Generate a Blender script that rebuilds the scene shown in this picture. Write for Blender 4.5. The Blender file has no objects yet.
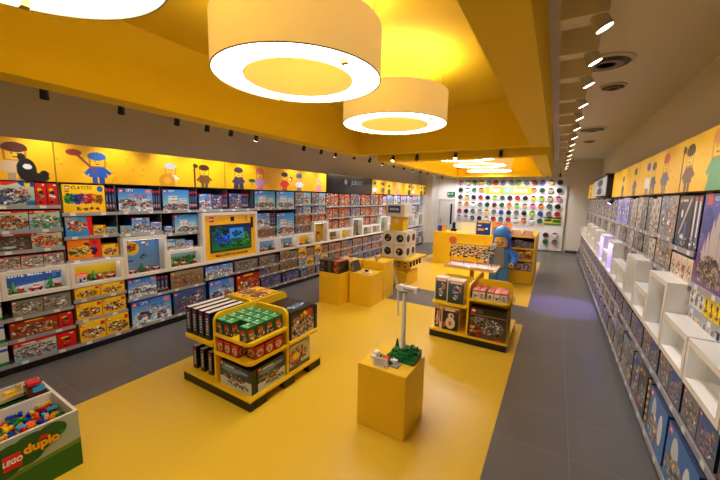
import bpy, bmesh, math, random
import numpy as np
from mathutils import Vector, Matrix
PI = math.pi
C = bpy.context.scene.collection
SC = bpy.context.scene

# ------------------------------------------------------------------ camera
F_PX, YAW, PITCH, ROLL = 326.66, -0.53746, 0.13199, 0.02123
fw = Vector((math.sin(YAW)*math.cos(PITCH), math.cos(YAW)*math.cos(PITCH), -math.sin(PITCH)))
rt = Vector((math.cos(YAW), -math.sin(YAW), 0)); up = rt.cross(fw)
r2 = rt*math.cos(ROLL)+up*math.sin(ROLL); u2 = -rt*math.sin(ROLL)+up*math.cos(ROLL)
cd = bpy.data.cameras.new('camera'); cam = bpy.data.objects.new('camera', cd); C.objects.link(cam)
cd.sensor_width = 36; cd.lens = F_PX/720*36; cd.clip_start = .05
M = Matrix((r2, u2, -fw)).transposed().to_4x4(); M.translation = Vector((0, 0, 2.15)); cam.matrix_world = M
SC.camera = cam
# ------------------------------------------------------------------ world, exposure
w = bpy.data.worlds.new('world'); SC.world = w; w.use_nodes = True
w.node_tree.nodes['Background'].inputs[0].default_value = (1, .9, .8, 1)
w.node_tree.nodes['Background'].inputs[1].default_value = .05
SC.view_settings.view_transform = 'Standard'; SC.view_settings.look = 'None'
SC.view_settings.gamma = 1; SC.view_settings.use_curve_mapping = False
SC.view_settings.exposure = 0.08
SC.cycles.use_denoising = True
SC.cycles.max_bounces = 8; SC.cycles.diffuse_bounces = 4; SC.cycles.transparent_max_bounces = 12
SC.cycles.sample_clamp_indirect = 6; SC.cycles.caustics_reflective = False; SC.cycles.caustics_refractive = False
SPOT_W = 36.0        # watts of one shelf spotlight
RING_DOWN, RING_UP = 9.0, 13.5

# ------------------------------------------------------------------ materials
def lin(c):
    c = np.asarray(c, float)
    return np.where(c <= .04045, c/12.92, ((c+.055)/1.055)**2.4)
MC = {}
def mat(name, rgb, rough=.5, emit=0, metal=0, spec=.5, srgb=True):
    if name in MC: return MC[name]
    m = bpy.data.materials.new(name); m.use_nodes = True; b = m.node_tree.nodes['Principled BSDF']
    c = tuple(lin(rgb)) if srgb else tuple(rgb)
    b.inputs['Base Color'].default_value = (*c, 1); b.inputs['Roughness'].default_value = rough
    b.inputs['Metallic'].default_value = metal; b.inputs['Specular IOR Level'].default_value = spec
    if emit: b.inputs['Emission Color'].default_value = (*c, 1); b.inputs['Emission Strength'].default_value = emit
    MC[name] = m; return m
def noise_bump(m, scale, strength, var=.0):
    nt = m.node_tree; b = nt.nodes['Principled BSDF']
    tc = nt.nodes.new('ShaderNodeTexCoord'); n = nt.nodes.new('ShaderNodeTexNoise'); n.inputs['Scale'].default_value = scale
    nt.links.new(tc.outputs['Object'], n.inputs['Vector'])
    bp = nt.nodes.new('ShaderNodeBump'); bp.inputs['Strength'].default_value = strength; bp.inputs['Distance'].default_value = .01
    nt.links.new(n.outputs['Fac'], bp.inputs['Height']); nt.links.new(bp.outputs[0], b.inputs['Normal'])
    if var:
        mx = nt.nodes.new('ShaderNodeMixRGB'); mx.blend_type = 'MULTIPLY'; mx.inputs[0].default_value = var
        mx.inputs[1].default_value = b.inputs['Base Color'].default_value
        nt.links.new(n.outputs['Fac'], mx.inputs[2]); nt.links.new(mx.outputs[0], b.inputs['Base Color'])
    return m
def printed(name, rough=.35, emit=0):
    m = bpy.data.materials.new(name); m.use_nodes = True; nt = m.node_tree; b = nt.nodes['Principled BSDF']
    a = nt.nodes.new('ShaderNodeAttribute'); a.attribute_name = 'Col'
    nt.links.new(a.outputs['Color'], b.inputs['Base Color']); b.inputs['Roughness'].default_value = rough
    if emit:
        nt.links.new(a.outputs['Color'], b.inputs['Emission Color']); b.inputs['Emission Strength'].default_value = emit
    MC[name] = m; return m
PRINT = printed('printed_card', .32); SCREEN = printed('screen_picture', .25, .35); BACKDROP = printed('lit_backdrop', .5, .0)
yellow = mat('yellow_laminate', (.93, .76, .08), .38)
white = noise_bump(mat('white_lacquer', (.88, .86, .83), .35), 30, .02)
wallm = noise_bump(mat('beige_wall_paint', (.88, .85, .81), .8), 40, .05)
ceilm = noise_bump(mat('beige_ceiling_paint', (.90, .87, .84), .85), 40, .05)
raftm = noise_bump(mat('yellow_raft_paint', (.92, .79, .10), .75), 30, .04)
shelfm = mat('grey_shelf_steel', (.42, .42, .45), .45, metal=.2)
lipm = mat('pale_price_rail', (.60, .59, .61), .35)
darkm = mat('dark_back_panel', (.16, .15, .17), .6)
black = mat('black_metal', (.04, .04, .04), .4)
blackp = mat('black_plastic', (.03, .03, .035), .3)
tagm = mat('white_tag', (.85, .85, .85), .5)
redm = mat('logo_red', (.82, .06, .06), .4)
whitem = mat('letter_white', (.92, .92, .92), .5)
def glass_mat():
    m = bpy.data.materials.new('clear_glass'); m.use_nodes = True; nt = m.node_tree; nt.nodes.clear()
    o = nt.nodes.new('ShaderNodeOutputMaterial'); mx = nt.nodes.new('ShaderNodeMixShader'); t = nt.nodes.new('ShaderNodeBsdfTransparent')
    g = nt.nodes.new('ShaderNodeBsdfGlossy'); g.inputs['Roughness'].default_value = .03
    lw = nt.nodes.new('ShaderNodeLayerWeight'); pw = nt.nodes.new('ShaderNodeMath'); pw.operation = 'POWER'; pw.inputs[1].default_value = 4; nt.links.new(lw.outputs['Facing'], pw.inputs[0])
    fr = nt.nodes.new('ShaderNodeMath'); fr.operation = 'MULTIPLY_ADD'; fr.inputs[1].default_value = .5; fr.inputs[2].default_value = .03; nt.links.new(pw.outputs[0], fr.inputs[0]); t.inputs[0].default_value = (.96, .97, .97, 1)
    nt.links.new(fr.outputs[0], mx.inputs[0]); nt.links.new(t.outputs[0], mx.inputs[1]); nt.links.new(g.outputs[0], mx.inputs[2])
    nt.links.new(mx.outputs[0], o.inputs[0]); return m
glass = glass_mat()

# ------------------------------------------------------------------ mesh helpers
class MB:
    """collects shapes, links them as one mesh object"""
    def __init__(s): s.v = []; s.f = []; s.m = []
    def add(s, vs, fs, mi=0):
        o = len(s.v); s.v += [tuple(p) for p in vs]; s.f += [tuple(i+o for i in f) for f in fs]; s.m += [mi]*len(fs); return s
    def box(s, x0, x1, y0, y1, z0, z1, mi=0):
        return s.add([(x0,y0,z0),(x1,y0,z0),(x1,y1,z0),(x0,y1,z0),(x0,y0,z1),(x1,y0,z1),(x1,y1,z1),(x0,y1,z1)],
                     [(0,3,2,1),(4,5,6,7),(0,1,5,4),(1,2,6,5),(2,3,7,6),(3,0,4,7)], mi)
    def prism(s, pts, a, b, axis='z', mi=0):
        n = len(pts)
        def P(p, t): return {'z': (p[0], p[1], t), 'y': (p[0], t, p[1]), 'x': (t, p[0], p[1])}[axis]
        return s.add([P(p, a) for p in pts]+[P(p, b) for p in pts],
                     [tuple(range(n))[::-1], tuple(range(n, 2*n))]+[(i, (i+1) % n, n+(i+1) % n, n+i) for i in range(n)], mi)
    def lathe(s, prof, n=24, axis='z', c=(0,0,0), mi=0, cap=True):
        vs = []
        for (r, h) in prof:
            for k in range(n):
                a = 2*PI*k/n; p = (r*math.cos(a), r*math.sin(a), h)
                if axis == 'y': p = (p[0], h, p[1])
                if axis == 'x': p = (h, p[0], p[1])
                vs.append((p[0]+c[0], p[1]+c[1], p[2]+c[2]))
        fs = []
        for j in range(len(prof)-1):
            for k in range(n):
                fs.append((j*n+k, j*n+(k+1) % n, (j+1)*n+(k+1) % n, (j+1)*n+k))
        if cap: fs += [tuple(range(n))[::-1], tuple(range((len(prof)-1)*n, len(prof)*n))]
        return s.add(vs, fs, mi)
    def tube(s, a, b, r0, r1=None, n=8, mi=0):
        a = Vector(a); b = Vector(b); r1 = r0 if r1 is None else r1; d = (b-a).normalized()
        x = d.orthogonal().normalized(); y = d.cross(x); vs = []
        for p, r in ((a, r0), (b, r1)):
            for k in range(n): t = 2*PI*k/n; vs.append(p+x*(r*math.cos(t))+y*(r*math.sin(t)))
        fs = [(k, (k+1) % n, n+(k+1) % n, n+k) for k in range(n)]+[tuple(range(n))[::-1], tuple(range(n, 2*n))]
        return s.add(vs, fs, mi)
    def ball(s, c, rx, ry, rz, n=12, mi=0):
        prof = [(max(1e-4, math.sin(PI*j/8)), -math.cos(PI*j/8)) for j in range(9)]; vs = []
        for (r, h) in prof:
            for k in range(n): a = 2*PI*k/n; vs.append((c[0]+rx*r*math.cos(a), c[1]+ry*r*math.sin(a), c[2]+rz*h))
        fs = [(j*n+k, j*n+(k+1) % n, (j+1)*n+(k+1) % n, (j+1)*n+k) for j in range(8) for k in range(n)]
        return s.add(vs, fs, mi)
    def mesh(s, name, mats, smooth=False, bevel=0):
        me = bpy.data.meshes.new(name); me.from_pydata(s.v, [], s.f)
        bm = bmesh.new(); bm.from_mesh(me)
        for i, f in enumerate(bm.faces): f.material_index = s.m[i]
        bmesh.ops.recalc_face_normals(bm, faces=bm.faces)
        if bevel: bmesh.ops.bevel(bm, geom=[e for e in bm.edges], offset=bevel, segments=2, affect='EDGES', clamp_overlap=True)
        bm.to_mesh(me); bm.free()
        for m in (mats if isinstance(mats, (list, tuple)) else [mats]): me.materials.append(m)
        if smooth:
            me.shade_smooth()
            try: me.set_sharp_from_angle(angle=math.radians(40))
            except Exception: pass
        return me
    def build(s, name, mats, parent=None, loc=(0,0,0), smooth=False, bevel=0):
        return link(name, s.mesh(name, mats, smooth, bevel), parent, loc)
def link(name, me, parent=None, loc=(0,0,0), rz=0):
    o = bpy.data.objects.new(name, me); C.objects.link(o); o.location = loc; o.rotation_euler = (0, 0, rz)
    if parent: o.parent = parent
    return o
def tag(o, label, cat, group=None, kind=None):
    o['label'] = label; o['category'] = cat
    if group: o['group'] = group
    if kind: o['kind'] = kind
    return o
def empty(name, loc, label, cat, group=None, rz=0):
    o = bpy.data.objects.new(name, None); C.objects.link(o); o.location = loc; o.rotation_euler = (0, 0, rz); o.empty_display_size = .1
    return tag(o, label, cat, group)
def struct(name, mb, mats, **k):
    o = mb.build(name, mats, **k); o['kind'] = 'structure'; return o
def copy_tree(o, parent=None):
    c = o.copy(); C.objects.link(c)
    if parent: c.parent = parent
    for ch in list(o.children): copy_tree(ch, c)
    return c
def text_mesh(s, size, depth=.002, bold=.0, shear=0, squash=1):
    cu = bpy.data.curves.new('t', 'FONT'); cu.body = s; cu.size = size; cu.extrude = depth; cu.offset = bold*size; cu.shear = shear
    cu.align_x = 'CENTER'; cu.align_y = 'CENTER'
    o = bpy.data.objects.new('t', cu); C.objects.link(o)
    bpy.context.view_layer.update()
    me = bpy.data.meshes.new_from_object(o.evaluated_get(bpy.context.evaluated_depsgraph_get())); bpy.data.objects.remove(o)
    if squash != 1:
        for v in me.vertices: v.co.x *= squash
    return me
def text(name, s, size, m, parent, loc, rot, **k):
    me = text_mesh(s, size, **k); me.materials.clear(); me.materials.append(m)
    o = link(name, me, parent, loc); o.rotation_euler = rot; return o
ORD = 'first second third fourth fifth sixth seventh eighth ninth tenth eleventh twelfth thirteenth fourteenth fifteenth sixteenth seventeenth eighteenth nineteenth twentieth twenty-first twenty-second twenty-third twenty-fourth twenty-fifth'.split()

# ------------------------------------------------------------------ printed pictures: a canvas becomes a grid of coloured vertices
FONT = {'A':'010101111101101','B':'110101110101110','C':'011100100100011','D':'110101101101110','E':'111100110100111','G':'011100101101011',
 'I':'111010010010111','L':'100100100100111','M':'101111111101101','N':'101111111111101','O':'111101101101111','R':'110101110101101','S':'011100010001110',
 'T':'111010010010010','U':'101101101101111','Y':'101101010010010','K':'101101110101101','W':'101101111111101','H':'101101111101101','P':'110101110100100',
 'V':'101101101101010','X':'101101010101101','F':'111100110100100','J':'001001001101010','1':'010110010010111','0':'111101101101111','4':'101101111001001',' ':'0'*15}
class Art:
    def __init__(s, w, h, res):
        s.nx = max(6, int(round(w/res))); s.ny = max(6, int(round(h/res))); s.w = w; s.h = h
        s.a = np.zeros((s.ny, s.nx, 3)); s.Y, s.X = np.mgrid[0:s.ny, 0:s.nx]
        s.u = (s.X+.5)/s.nx; s.v = (s.Y+.5)/s.ny         # 0..1, v from the top
        s.asp = w/h
    def fill(s, c1, c2=None):
        c2 = c1 if c2 is None else c2
        s.a[:] = np.array(c1)*(1-s.v[..., None])+np.array(c2)*s.v[..., None]
    def rect(s, u0, v0, u1, v1, c): s.a[(s.u >= u0) & (s.u < u1) & (s.v >= v0) & (s.v < v1)] = c
    def ell(s, cu, cv, ru, rv, c): s.a[((s.u-cu)/ru)**2+((s.v-cv)/rv)**2 < 1] = c
    def poly(s, pts, c):
        m = np.zeros(s.u.shape, bool); n = len(pts)
        for i in range(n):
            x0, y0 = pts[i]; x1, y1 = pts[(i+1) % n]
            if y0 == y1: continue
            k = ((s.v > min(y0, y1)) & (s.v <= max(y0, y1)) & (s.u < x0+(s.v-y0)*(x1-x0)/(y1-y0))); m ^= k
        s.a[m] = c
    def text(s, t, u, v, hgt, c):
        k = hgt*s.ny/5
        if k < .8: 
            s.rect(u, v, u+len(t)*4*max(1, k)/s.nx*.9, v+hgt*.8, c); return
        x0 = u*s.nx; y0 = v*s.ny
        for i, ch in enumerate(t):
            g = FONT.get(ch, '1'*15)
            for r in range(5):
                for q in range(3):
                    if g[r*3+q] == '1':
                        xa = int(x0+(i*4+q)*k); ya = int(y0+r*k); s.a[max(0, ya):max(0, int(y0+(r+1)*k)), max(0, xa):max(0, int(x0+(i*4+q+1)*k))] = c
    def logo(s, u, v, sz):       # red square with white lettering, sz = fraction of height
        su = sz/s.asp; s.rect(u, v, u+su, v+sz, (.86, .05, .05)); s.rect(u+su*.1, v+sz*.33, u+su*.9, v+sz*.68, (1, .95, .9))
        s.rect(u+su*.1, v+sz*.33, u+su*.2, v+sz*.6, (.2, 0, 0)); s.rect(u+su*.5, v+sz*.4, u+su*.56, v+sz*.68, (.8, .3, .2))
    def pile(s, rng, cu, cv, ru, rv, pal, n, k=.06):
        n = int(n*2.2); k *= .72
        for i in range(n):
            a = rng.random()*2*PI; q = math.sqrt(rng.random())
            x = cu+ru*q*math.cos(a); y = cv+rv*q*math.sin(a); c = np.array(pal[rng.randrange(len(pal))])*(.4+.75*rng.random())
            wd = k*(.4+rng.random())/s.asp*1.2; ht = k*(.35+.7*rng.random())
            if rng.random() < .6: s.rect(x-wd, y-ht, x+wd, y+ht, np.clip(c, 0, 1))
            else: s.ell(x, y, wd, ht, np.clip(c, 0, 1))
    def vehicle(s, rng, cu, cv, sz, body, pal):
        su = sz/s.asp
        s.poly([(cu-su*.9, cv+sz*.25), (cu-su*.95, cv-sz*.05), (cu-su*.4, cv-sz*.4), (cu+su*.35, cv-sz*.45), (cu+su*.9, cv-sz*.05), (cu+su*.95, cv+sz*.28)], body)
        s.pile(rng, cu, cv-sz*.05, su*.8, sz*.35, pal, 16, sz*.22)
        s.poly([(cu-su*.3, cv-sz*.33), (cu+su*.2, cv-sz*.36), (cu+su*.35, cv-sz*.1), (cu-su*.3, cv-sz*.1)], (.15, .25, .35))
        for q in (-.6, 0 if rng.random() < .4 else .6, .6):
            s.ell(cu+su*q, cv+sz*.3, su*.24, sz*.24, (.07, .07, .08)); s.ell(cu+su*q, cv+sz*.3, su*.09, sz*.09, (.6, .6, .6))
    def building(s, rng, u0, u1, vtop, vb, wallc, pal):
        s.rect(u0, vtop, u1, vb, wallc)
        n = max(2, int((u1-u0)/.07)); 
        for i in range(n):
            for j in range(3):
                uu = u0+(u1-u0)*(i+.25)/n; vv = vtop+(vb-vtop)*(j+.25)/3
                s.rect(uu, vv, uu+(u1-u0)*.5/n, vv+(vb-vtop)*.16, np.array(pal[rng.randrange(len(pal))])*.7)
        s.pile(rng, (u0+u1)/2, vb, (u1-u0)*.7, .1, pal, 25, .04)
    def geo(s, x0, z0, y, mb):
        pass
W_, K_, R_, Y_, B_, G_, O_, GY, DG, TN, SK = (.93,.93,.95),(.06,.06,.07),(.85,.08,.06),(.98,.8,.08),(.08,.3,.75),(.1,.55,.2),(.95,.45,.08),(.6,.6,.63),(.28,.28,.3),(.78,.65,.45),(.3,.6,.9)
ST = {}   # style -> (look, painter, side colour, category word)
def style(name, look, side, top=None):
    def deco(fn): ST[name] = (look, fn, side, top or side); return fn
    return deco
@style('city', 'blue and white vehicle set box', (.08, .2, .45), (.1, .35, .7))
def _(c, r):
    c.fill((.12, .45, .85), (.85, .92, 1)); c.pile(r, .5, .75, .6, .3, [W_, (.8, .88, .95), (.7, .8, .9)], 60, .1)
    bods = [O_, W_, R_, B_, (.9, .9, .92)]
    c.vehicle(r, .3, .62, .3, bods[r.randrange(5)], [O_, DG, W_, K_, GY]); c.vehicle(r, .74, .7, .22, bods[r.randrange(5)], [O_, DG, W_, B_, GY])
    c.rect(.3, .28, .5, .31, O_); c.pile(r, .65, .35, .2, .1, [O_, W_, DG, B_], 14, .04)
    c.rect(0, 0, .45, .16, (.05, .35, .75)); c.logo(.03, .03, .15); c.text('CITY', .22, .05, .1, (1, 1, 1)); c.rect(.8, .05, .95, .2, (.95, .5, .15))
@style('town', 'light blue town scene set box', (.08, .2, .45), (.1, .35, .7))
def _(c, r):
    c.fill((.15, .5, .85), (.7, .85, .8)); c.building(r, .2, .55, .3, .75, (.85, .85, .85), [B_, W_, R_, GY, DG, SK]); c.building(r, .62, .9, .4, .78, (.75, .8, .85), [B_, O_, W_, G_, K_])
    c.pile(r, .5, .82, .5, .14, [R_, W_, B_, DG, O_, GY, G_], 70, .05); c.vehicle(r, .25, .85, .13, R_, [W_, B_, K_])
    c.rect(0, 0, .4, .14, (.05, .4, .8)); c.logo(.03, .03, .14); c.text('CITY', .22, .04, .09, (1, 1, 1))
@style('spine', 'narrow dark blue set box shown end-on', (.05, .08, .2))
def _(c, r):
    c.fill((.05, .12, .35), (.03, .06, .15)); c.rect(.2, .05, .8, .15, R_); c.rect(.3, .3, .7, .6, (.4, .5, .7)); c.pile(r, .5, .8, .3, .1, [W_, O_, B_], 6, .05)
@style('redspine', 'plain red set box with small yellow figure', (.7, .06, .05))
def _(c, r):
    c.fill((.85, .1, .07), (.75, .06, .05)); c.rect(.65, .05, .85, .12, W_); c.ell(.4, .3, .2, .07, Y_); c.ell(.5, .42, .18, .08, K_); c.pile(r, .45, .6, .2, .1, [Y_, W_, K_], 8, .05); c.ell(.4, .85, .15, .05, K_)
@style('red', 'red-topped toy scene set box', (.55, .05, .05), (.75, .08, .06))
def _(c, r):
    c.fill((.75, .85, .75), (.45, .65, .75)); cl = [[O_, DG, Y_, R_], [G_, TN, (.3, .75, .7), W_], [GY, DG, W_, R_]][r.randrange(3)]
    c.pile(r, .5, .6, .5, .35, cl+[(.7, .75, .7)], 110, .07); c.vehicle(r, .3, .7, .2, cl[0], cl); c.vehicle(r, .72, .72, .17, cl[2], cl)
    c.poly([(0, 0), (1, 0), (1, .08), (.5, .14), (0, .22)], (.85, .06, .06)); c.logo(.03, .03, .12); c.rect(.18, .06, .5, .12, W_)
@style('redblue', 'large red-and-white police scene set box', (.55, .05, .05), (.75, .08, .06))
def _(c, r):
    c.fill((.8, .85, .8), (.55, .65, .6)); c.pile(r, .42, .62, .45, .3, [GY, DG, W_, (.7, .72, .68), B_, K_], 170, .06); c.pile(r, .7, .4, .15, .12, [R_, W_, O_], 20, .05)
    c.poly([(0, 0), (.6, 0), (.6, .06), (.4, .16), (0, .16)], (.88, .15, .1)); c.rect(0, .07, .25, .11, W_); c.poly([(.58, 0), (1, 0), (1, .22), (.7, .18)], (.05, .25, .6)); c.ell(.84, .12, .07, .12, Y_); c.rect(.8, 0, .88, .06, K_)
    c.poly([(.75, 1), (.8, .8), (1, .78), (1, 1)], (.1, .4, .7))
@style('darkscene', 'dark brown adventure set box', (.1, .08, .08))
def _(c, r):
    c.fill((.2, .15, .13), (.3, .28, .22)); c.pile(r, .5, .6, .48, .35, [(.35, .25, .2), TN, DG, GY, (.5, .2, .12), (.3, .35, .25)], 120, .06); c.ell(.35, .8, .25, .1, (.2, .35, .3)); c.ell(.35, .78, .2, .06, (.75, .8, .8))
    c.rect(0, 0, 1, .14, (.7, .05, .06)); c.logo(.03, .02, .12); c.rect(.2, .04, .5, .11, W_)
@style('pale', 'pale multicoloured character set box', (.5, .5, .5))
def _(c, r):
    c.fill((.6, .65, .65), (.75, .72, .65)); c.pile(r, .5, .55, .5, .4, [W_, TN, (.5, .6, .45), R_, (.65, .65, .68), GY], 80, .08); c.rect(0, 0, 1, .1, (.75, .1, .1)); c.logo(.04, .05, .2)
@style('greyrobot', 'grey set box with pale robot picture', (.25, .25, .25))
def _(c, r):
    c.fill((.45, .46, .42), (.5, .48, .42)); c.pile(r, .5, .55, .45, .35, [W_, GY, (.5, .55, .45), DG, TN], 70, .08); c.logo(.03, .05, .16); c.pile(r, .6, .5, .15, .2, [W_, (.75, .8, .8)], 20, .06)
@style('classic', 'large yellow box with rainbow brick picture', (.8, .6, .05), (.9, .7, .08))
def _(c, r):
    c.fill((.98, .82, .1), (.97, .75, .05))
    for i, cc in enumerate([(.15, .55, .15), (.05, .5, .5), (.1, .2, .7), (.5, .2, .6), (.8, .3, .5), (.85, .1, .1), (.95, .5, .1), (.6, .35, .1)]):
        c.pile(r, .12+i*.105, .5, .06, .17, [cc, np.array(cc)*1.3, np.array(cc)*.7], 26, .05)
    for i in range(4): c.pile(r, .35+i*.15, .85, .04, .05, [(.2, .5, .2), R_, K_, B_], 5, .04)
    c.logo(.06, .05, .13); c.text('CLASSIC', .22, .06, .11, (.15, .1, .05)); c.rect(.06, .22, .16, .26, (.3, .2, .05)); c.ell(.88, .14, .07, .11, (.05, .4, .7))
@style('yellowset', 'yellow set box with colourful bricks', (.8, .6, .05), (.85, .65, .08))
def _(c, r):
    c.fill((.97, .82, .12), (.93, .7, .05)); c.pile(r, .5, .6, .4, .28, [R_, B_, G_, O_, W_, K_, (.95, .9, .3)], 55, .07); c.logo(.05, .05, .16); c.rect(.8, .1, .95, .3, (.8, .15, .1))
@style('orange', 'large orange-red box with brick animals', (.75, .1, .05), (.8, .15, .08))
def _(c, r):
    c.fill((.95, .5, .1), (.9, .55, .12)); c.poly([(.62, 0), (1, 0), (1, 1), (.75, 1)], (.88, .2, .1)); c.pile(r, .3, .6, .25, .2, [(.3, .5, .15), Y_, K_, TN], 50, .07); c.pile(r, .55, .45, .1, .25, [K_, W_, Y_], 16, .07); c.pile(r, .75, .6, .1, .2, [B_, K_, R_], 18, .06); c.ell(.8, .2, .08, .12, R_)
@style('bluebrick', 'blue box with orange and purple brick picture', (.1, .3, .55), (.2, .5, .75))
def _(c, r):
    c.fill((.35, .7, .9), (.15, .5, .8)); c.pile(r, .4, .45, .35, .25, [O_, Y_, (.5, .2, .6), R_, W_, G_], 60, .08); c.poly([(.75, 0), (1, 0), (1, 1), (.85, 1)], R_); c.logo(.04, .04, .15)
@style('creator', 'multicoloured model set box', (.1, .25, .4))
def _(c, r):
    c.fill((.35, .65, .85), (.6, .75, .6)); pal = [[R_, W_, Y_, B_], [G_, TN, O_, W_], [B_, GY, R_, K_], [O_, DG, TN, W_]][r.randrange(4)]
    c.pile(r, .5, .62, .4, .28, pal+[GY], 70, .08); c.vehicle(r, .45, .68, .22, pal[0], pal); c.rect(0, 0, .35, .12, (.95, .75, .1)); c.logo(.03, .03, .15)
@style('fiery', 'red and orange action set box', (.3, .05, .05))
def _(c, r):
    c.fill((.7, .12, .05), (.5, .3, .15)); c.pile(r, .5, .6, .45, .33, [O_, R_, K_, Y_, DG, TN, W_], 100, .07); c.rect(0, 0, 1, .12, (.55, .03, .05)); c.logo(.03, .03, .15); c.rect(.3, .03, .7, .1, Y_)
@style('beastred', 'dark red and tan dragon set box', (.25, .05, .05))
def _(c, r):
    c.fill((.45, .2, .12), (.6, .5, .4)); c.pile(r, .5, .55, .48, .38, [TN, R_, DG, (.5, .35, .3), W_, K_, O_], 120, .06); c.logo(.03, .03, .16)
@style('lilac', 'lilac and white playset box', (.35, .2, .45))
def _(c, r):
    c.fill((.75, .6, .85), (.8, .85, .9)); c.pile(r, .5, .6, .4, .3, [(.85, .4, .7), W_, (.4, .75, .8), (.5, .3, .6), Y_], 60, .08); c.rect(0, 0, 1, .1, (.5, .2, .6)); c.logo(.04, .04, .15)
@style('paleblue', 'pale blue and white set box', (.3, .4, .5))
def _(c, r):
    c.fill((.7, .85, .95), (.9, .93, .95)); c.pile(r, .5, .6, .35, .3, [(.4, .65, .8), W_, GY, (.55, .4, .7)], 50, .08); c.logo(.05, .04, .14)
@style('heroes', 'grey-brown hero set box', (.2, .2, .22), (.4, .38, .36))
def _(c, r):
    c.fill((.5, .48, .45), (.4, .38, .35)); c.pile(r, .5, .55, .45, .38, [DG, TN, W_, GY, (.45, .3, .2), (.3, .4, .5)], 90, .07); c.logo(.04, .04, .14)
@style('brownrow', 'brown vehicle set box', (.15, .12, .1))
def _(c, r):
    c.fill((.55, .5, .4), (.45, .38, .28)); c.pile(r, .5, .55, .45, .35, [TN, DG, (.5, .35, .25), R_, (.6, .55, .4)], 90, .06); c.vehicle(r, .4, .65, .2, TN, [DG, TN, K_]); c.logo(.03, .04, .15)
@style('techno', 'dark blue-grey machine set box', (.1, .12, .16), (.28, .3, .36))
def _(c, r):
    c.fill((.15, .3, .6), (.35, .35, .38)); c.pile(r, .5, .6, .42, .33, [GY, DG, W_, K_, B_, R_, GY], 110, .06); c.logo(.04, .04, .12); c.pile(r, .8, .2, .1, .1, [O_, Y_, G_], 10, .05)
@style('space', 'black space set box with grey ship', (.06, .06, .08), (.2, .2, .22))
def _(c, r):
    c.fill((.04, .04, .06), (.1, .1, .14)); c.poly([(.1, .7), (.85, .3), (.95, .6), (.5, .85)], (.5, .5, .52)); c.pile(r, .55, .6, .35, .2, [GY, W_, DG, K_], 70, .05); c.logo(.03, .04, .13); c.rect(.3, .04, .7, .12, (.55, .5, .3)); c.pile(r, .2, .8, .12, .12, [R_, TN, O_], 14, .05)
@style('bigship', 'very large black box with round grey spaceship', (.04, .04, .05))
def _(c, r):
    c.fill((.05, .05, .06), (.35, .28, .24)); c.rect(0, .22, 1, .26, (.5, .42, .35)); c.pile(r, .3, .5, .3, .2, [(.6, .5, .42), (.5, .42, .38)], 30, .12)
    c.ell(.62, .6, .32, .26, (.45, .45, .46)); c.pile(r, .62, .6, .3, .24, [GY, W_, DG, (.5, .5, .5), K_], 150, .04); c.ell(.62, .6, .07, .07, DG); c.pile(r, .2, .72, .16, .2, [(.75, .2, .12), (.6, .15, .1), K_, TN], 30, .07); c.pile(r, .3, .45, .14, .14, [DG, K_, GY], 30, .06)
    c.rect(.7, .92, 1, 1, (.7, .25, .15)); c.logo(.04, .04, .14); c.ell(.28, .12, .1, .07, (.3, .3, .3))
@style('robot', 'white-edged box picturing a round white robot', (.85, .83, .8), (.9, .88, .85))
def _(c, r):
    c.fill((.15, .15, .17), (.1, .09, .1)); c.rect(0, 0, .16, 1, (.85, .83, .8)); c.rect(.04, .15, .12, .7, (.7, .2, .15)); c.ell(.58, .68, .24, .24, (.88, .86, .82)); c.ell(.6, .38, .15, .13, (.85, .83, .8)); c.ell(.58, .7, .1, .1, (.8, .45, .3)); c.ell(.63, .38, .05, .05, K_)
    c.rect(0, 0, 1, .1, (.9, .88, .85)); c.rect(.2, .08, .9, .2, (.85, .3, .2)); c.rect(.3, .1, .8, .17, (.95, .85, .8)); c.pile(r, .25, .8, .07, .1, [R_, O_], 8, .05)
@style('robotblue', 'white-edged box picturing a white robot by a lake', (.85, .83, .8), (.9, .88, .85))
def _(c, r):
    c.fill((.25, .4, .5), (.15, .2, .22)); c.rect(0, 0, .08, 1, (.85, .83, .8)); c.rect(0, 0, 1, .08, (.9, .88, .85)); c.rect(.1, .06, .95, .17, (.85, .35, .3)); c.rect(.2, .08, .85, .15, (.95, .9, .85)); c.ell(.5, .55, .16, .28, (.85, .86, .86)); c.ell(.58, .33, .1, .1, W_); c.pile(r, .52, .55, .15, .25, [B_, W_, GY, K_], 25, .05); c.rect(.72, .25, .82, .5, O_)
@style('train', 'dark box picturing a winter steam train', (.07, .09, .15), (.12, .14, .22))
def _(c, r):
    c.fill((.12, .22, .42), (.2, .25, .3)); c.ell(.35, .28, .3, .1, (.4, .55, .7)); c.ell(.65, .22, .25, .07, (.45, .6, .75)); c.poly([(0, .65), (1, .5), (1, 1), (0, 1)], (.78, .82, .86)); c.pile(r, .4, .55, .38, .13, [K_, DG, (.4, .25, .15), (.2, .3, .2), W_, TN, (.6, .2, .1)], 90, .05)
    c.pile(r, .6, .8, .35, .1, [W_, GY, K_, (.5, .55, .6)], 50, .05); c.logo(.02, .04, .16); c.text('CREATOR', .16, .12, .08, (.75, .8, .9))
@style('green', 'small green box with red-capped figure', (.05, .3, .15), (.08, .5, .25))
def _(c, r):
    c.fill((.05, .35, .18), (.03, .2, .1)); c.ell(.45, .55, .25, .25, TN); c.ell(.45, .35, .25, .12, R_); c.pile(r, .5, .75, .3, .18, [R_, K_, W_, TN, (.3, .2, .1)], 25, .1)
@style('greentop', 'g', (.08, .5, .25))
def _(c, r):
    c.fill((.08, .52, .27)); c.rect(.1, .55, .9, .8, (.5, .75, .6)); c.rect(.1, .15, .35, .35, (.9, .9, .9)); c.rect(0, .93, 1, 1, (.02, .2, .1))
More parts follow.
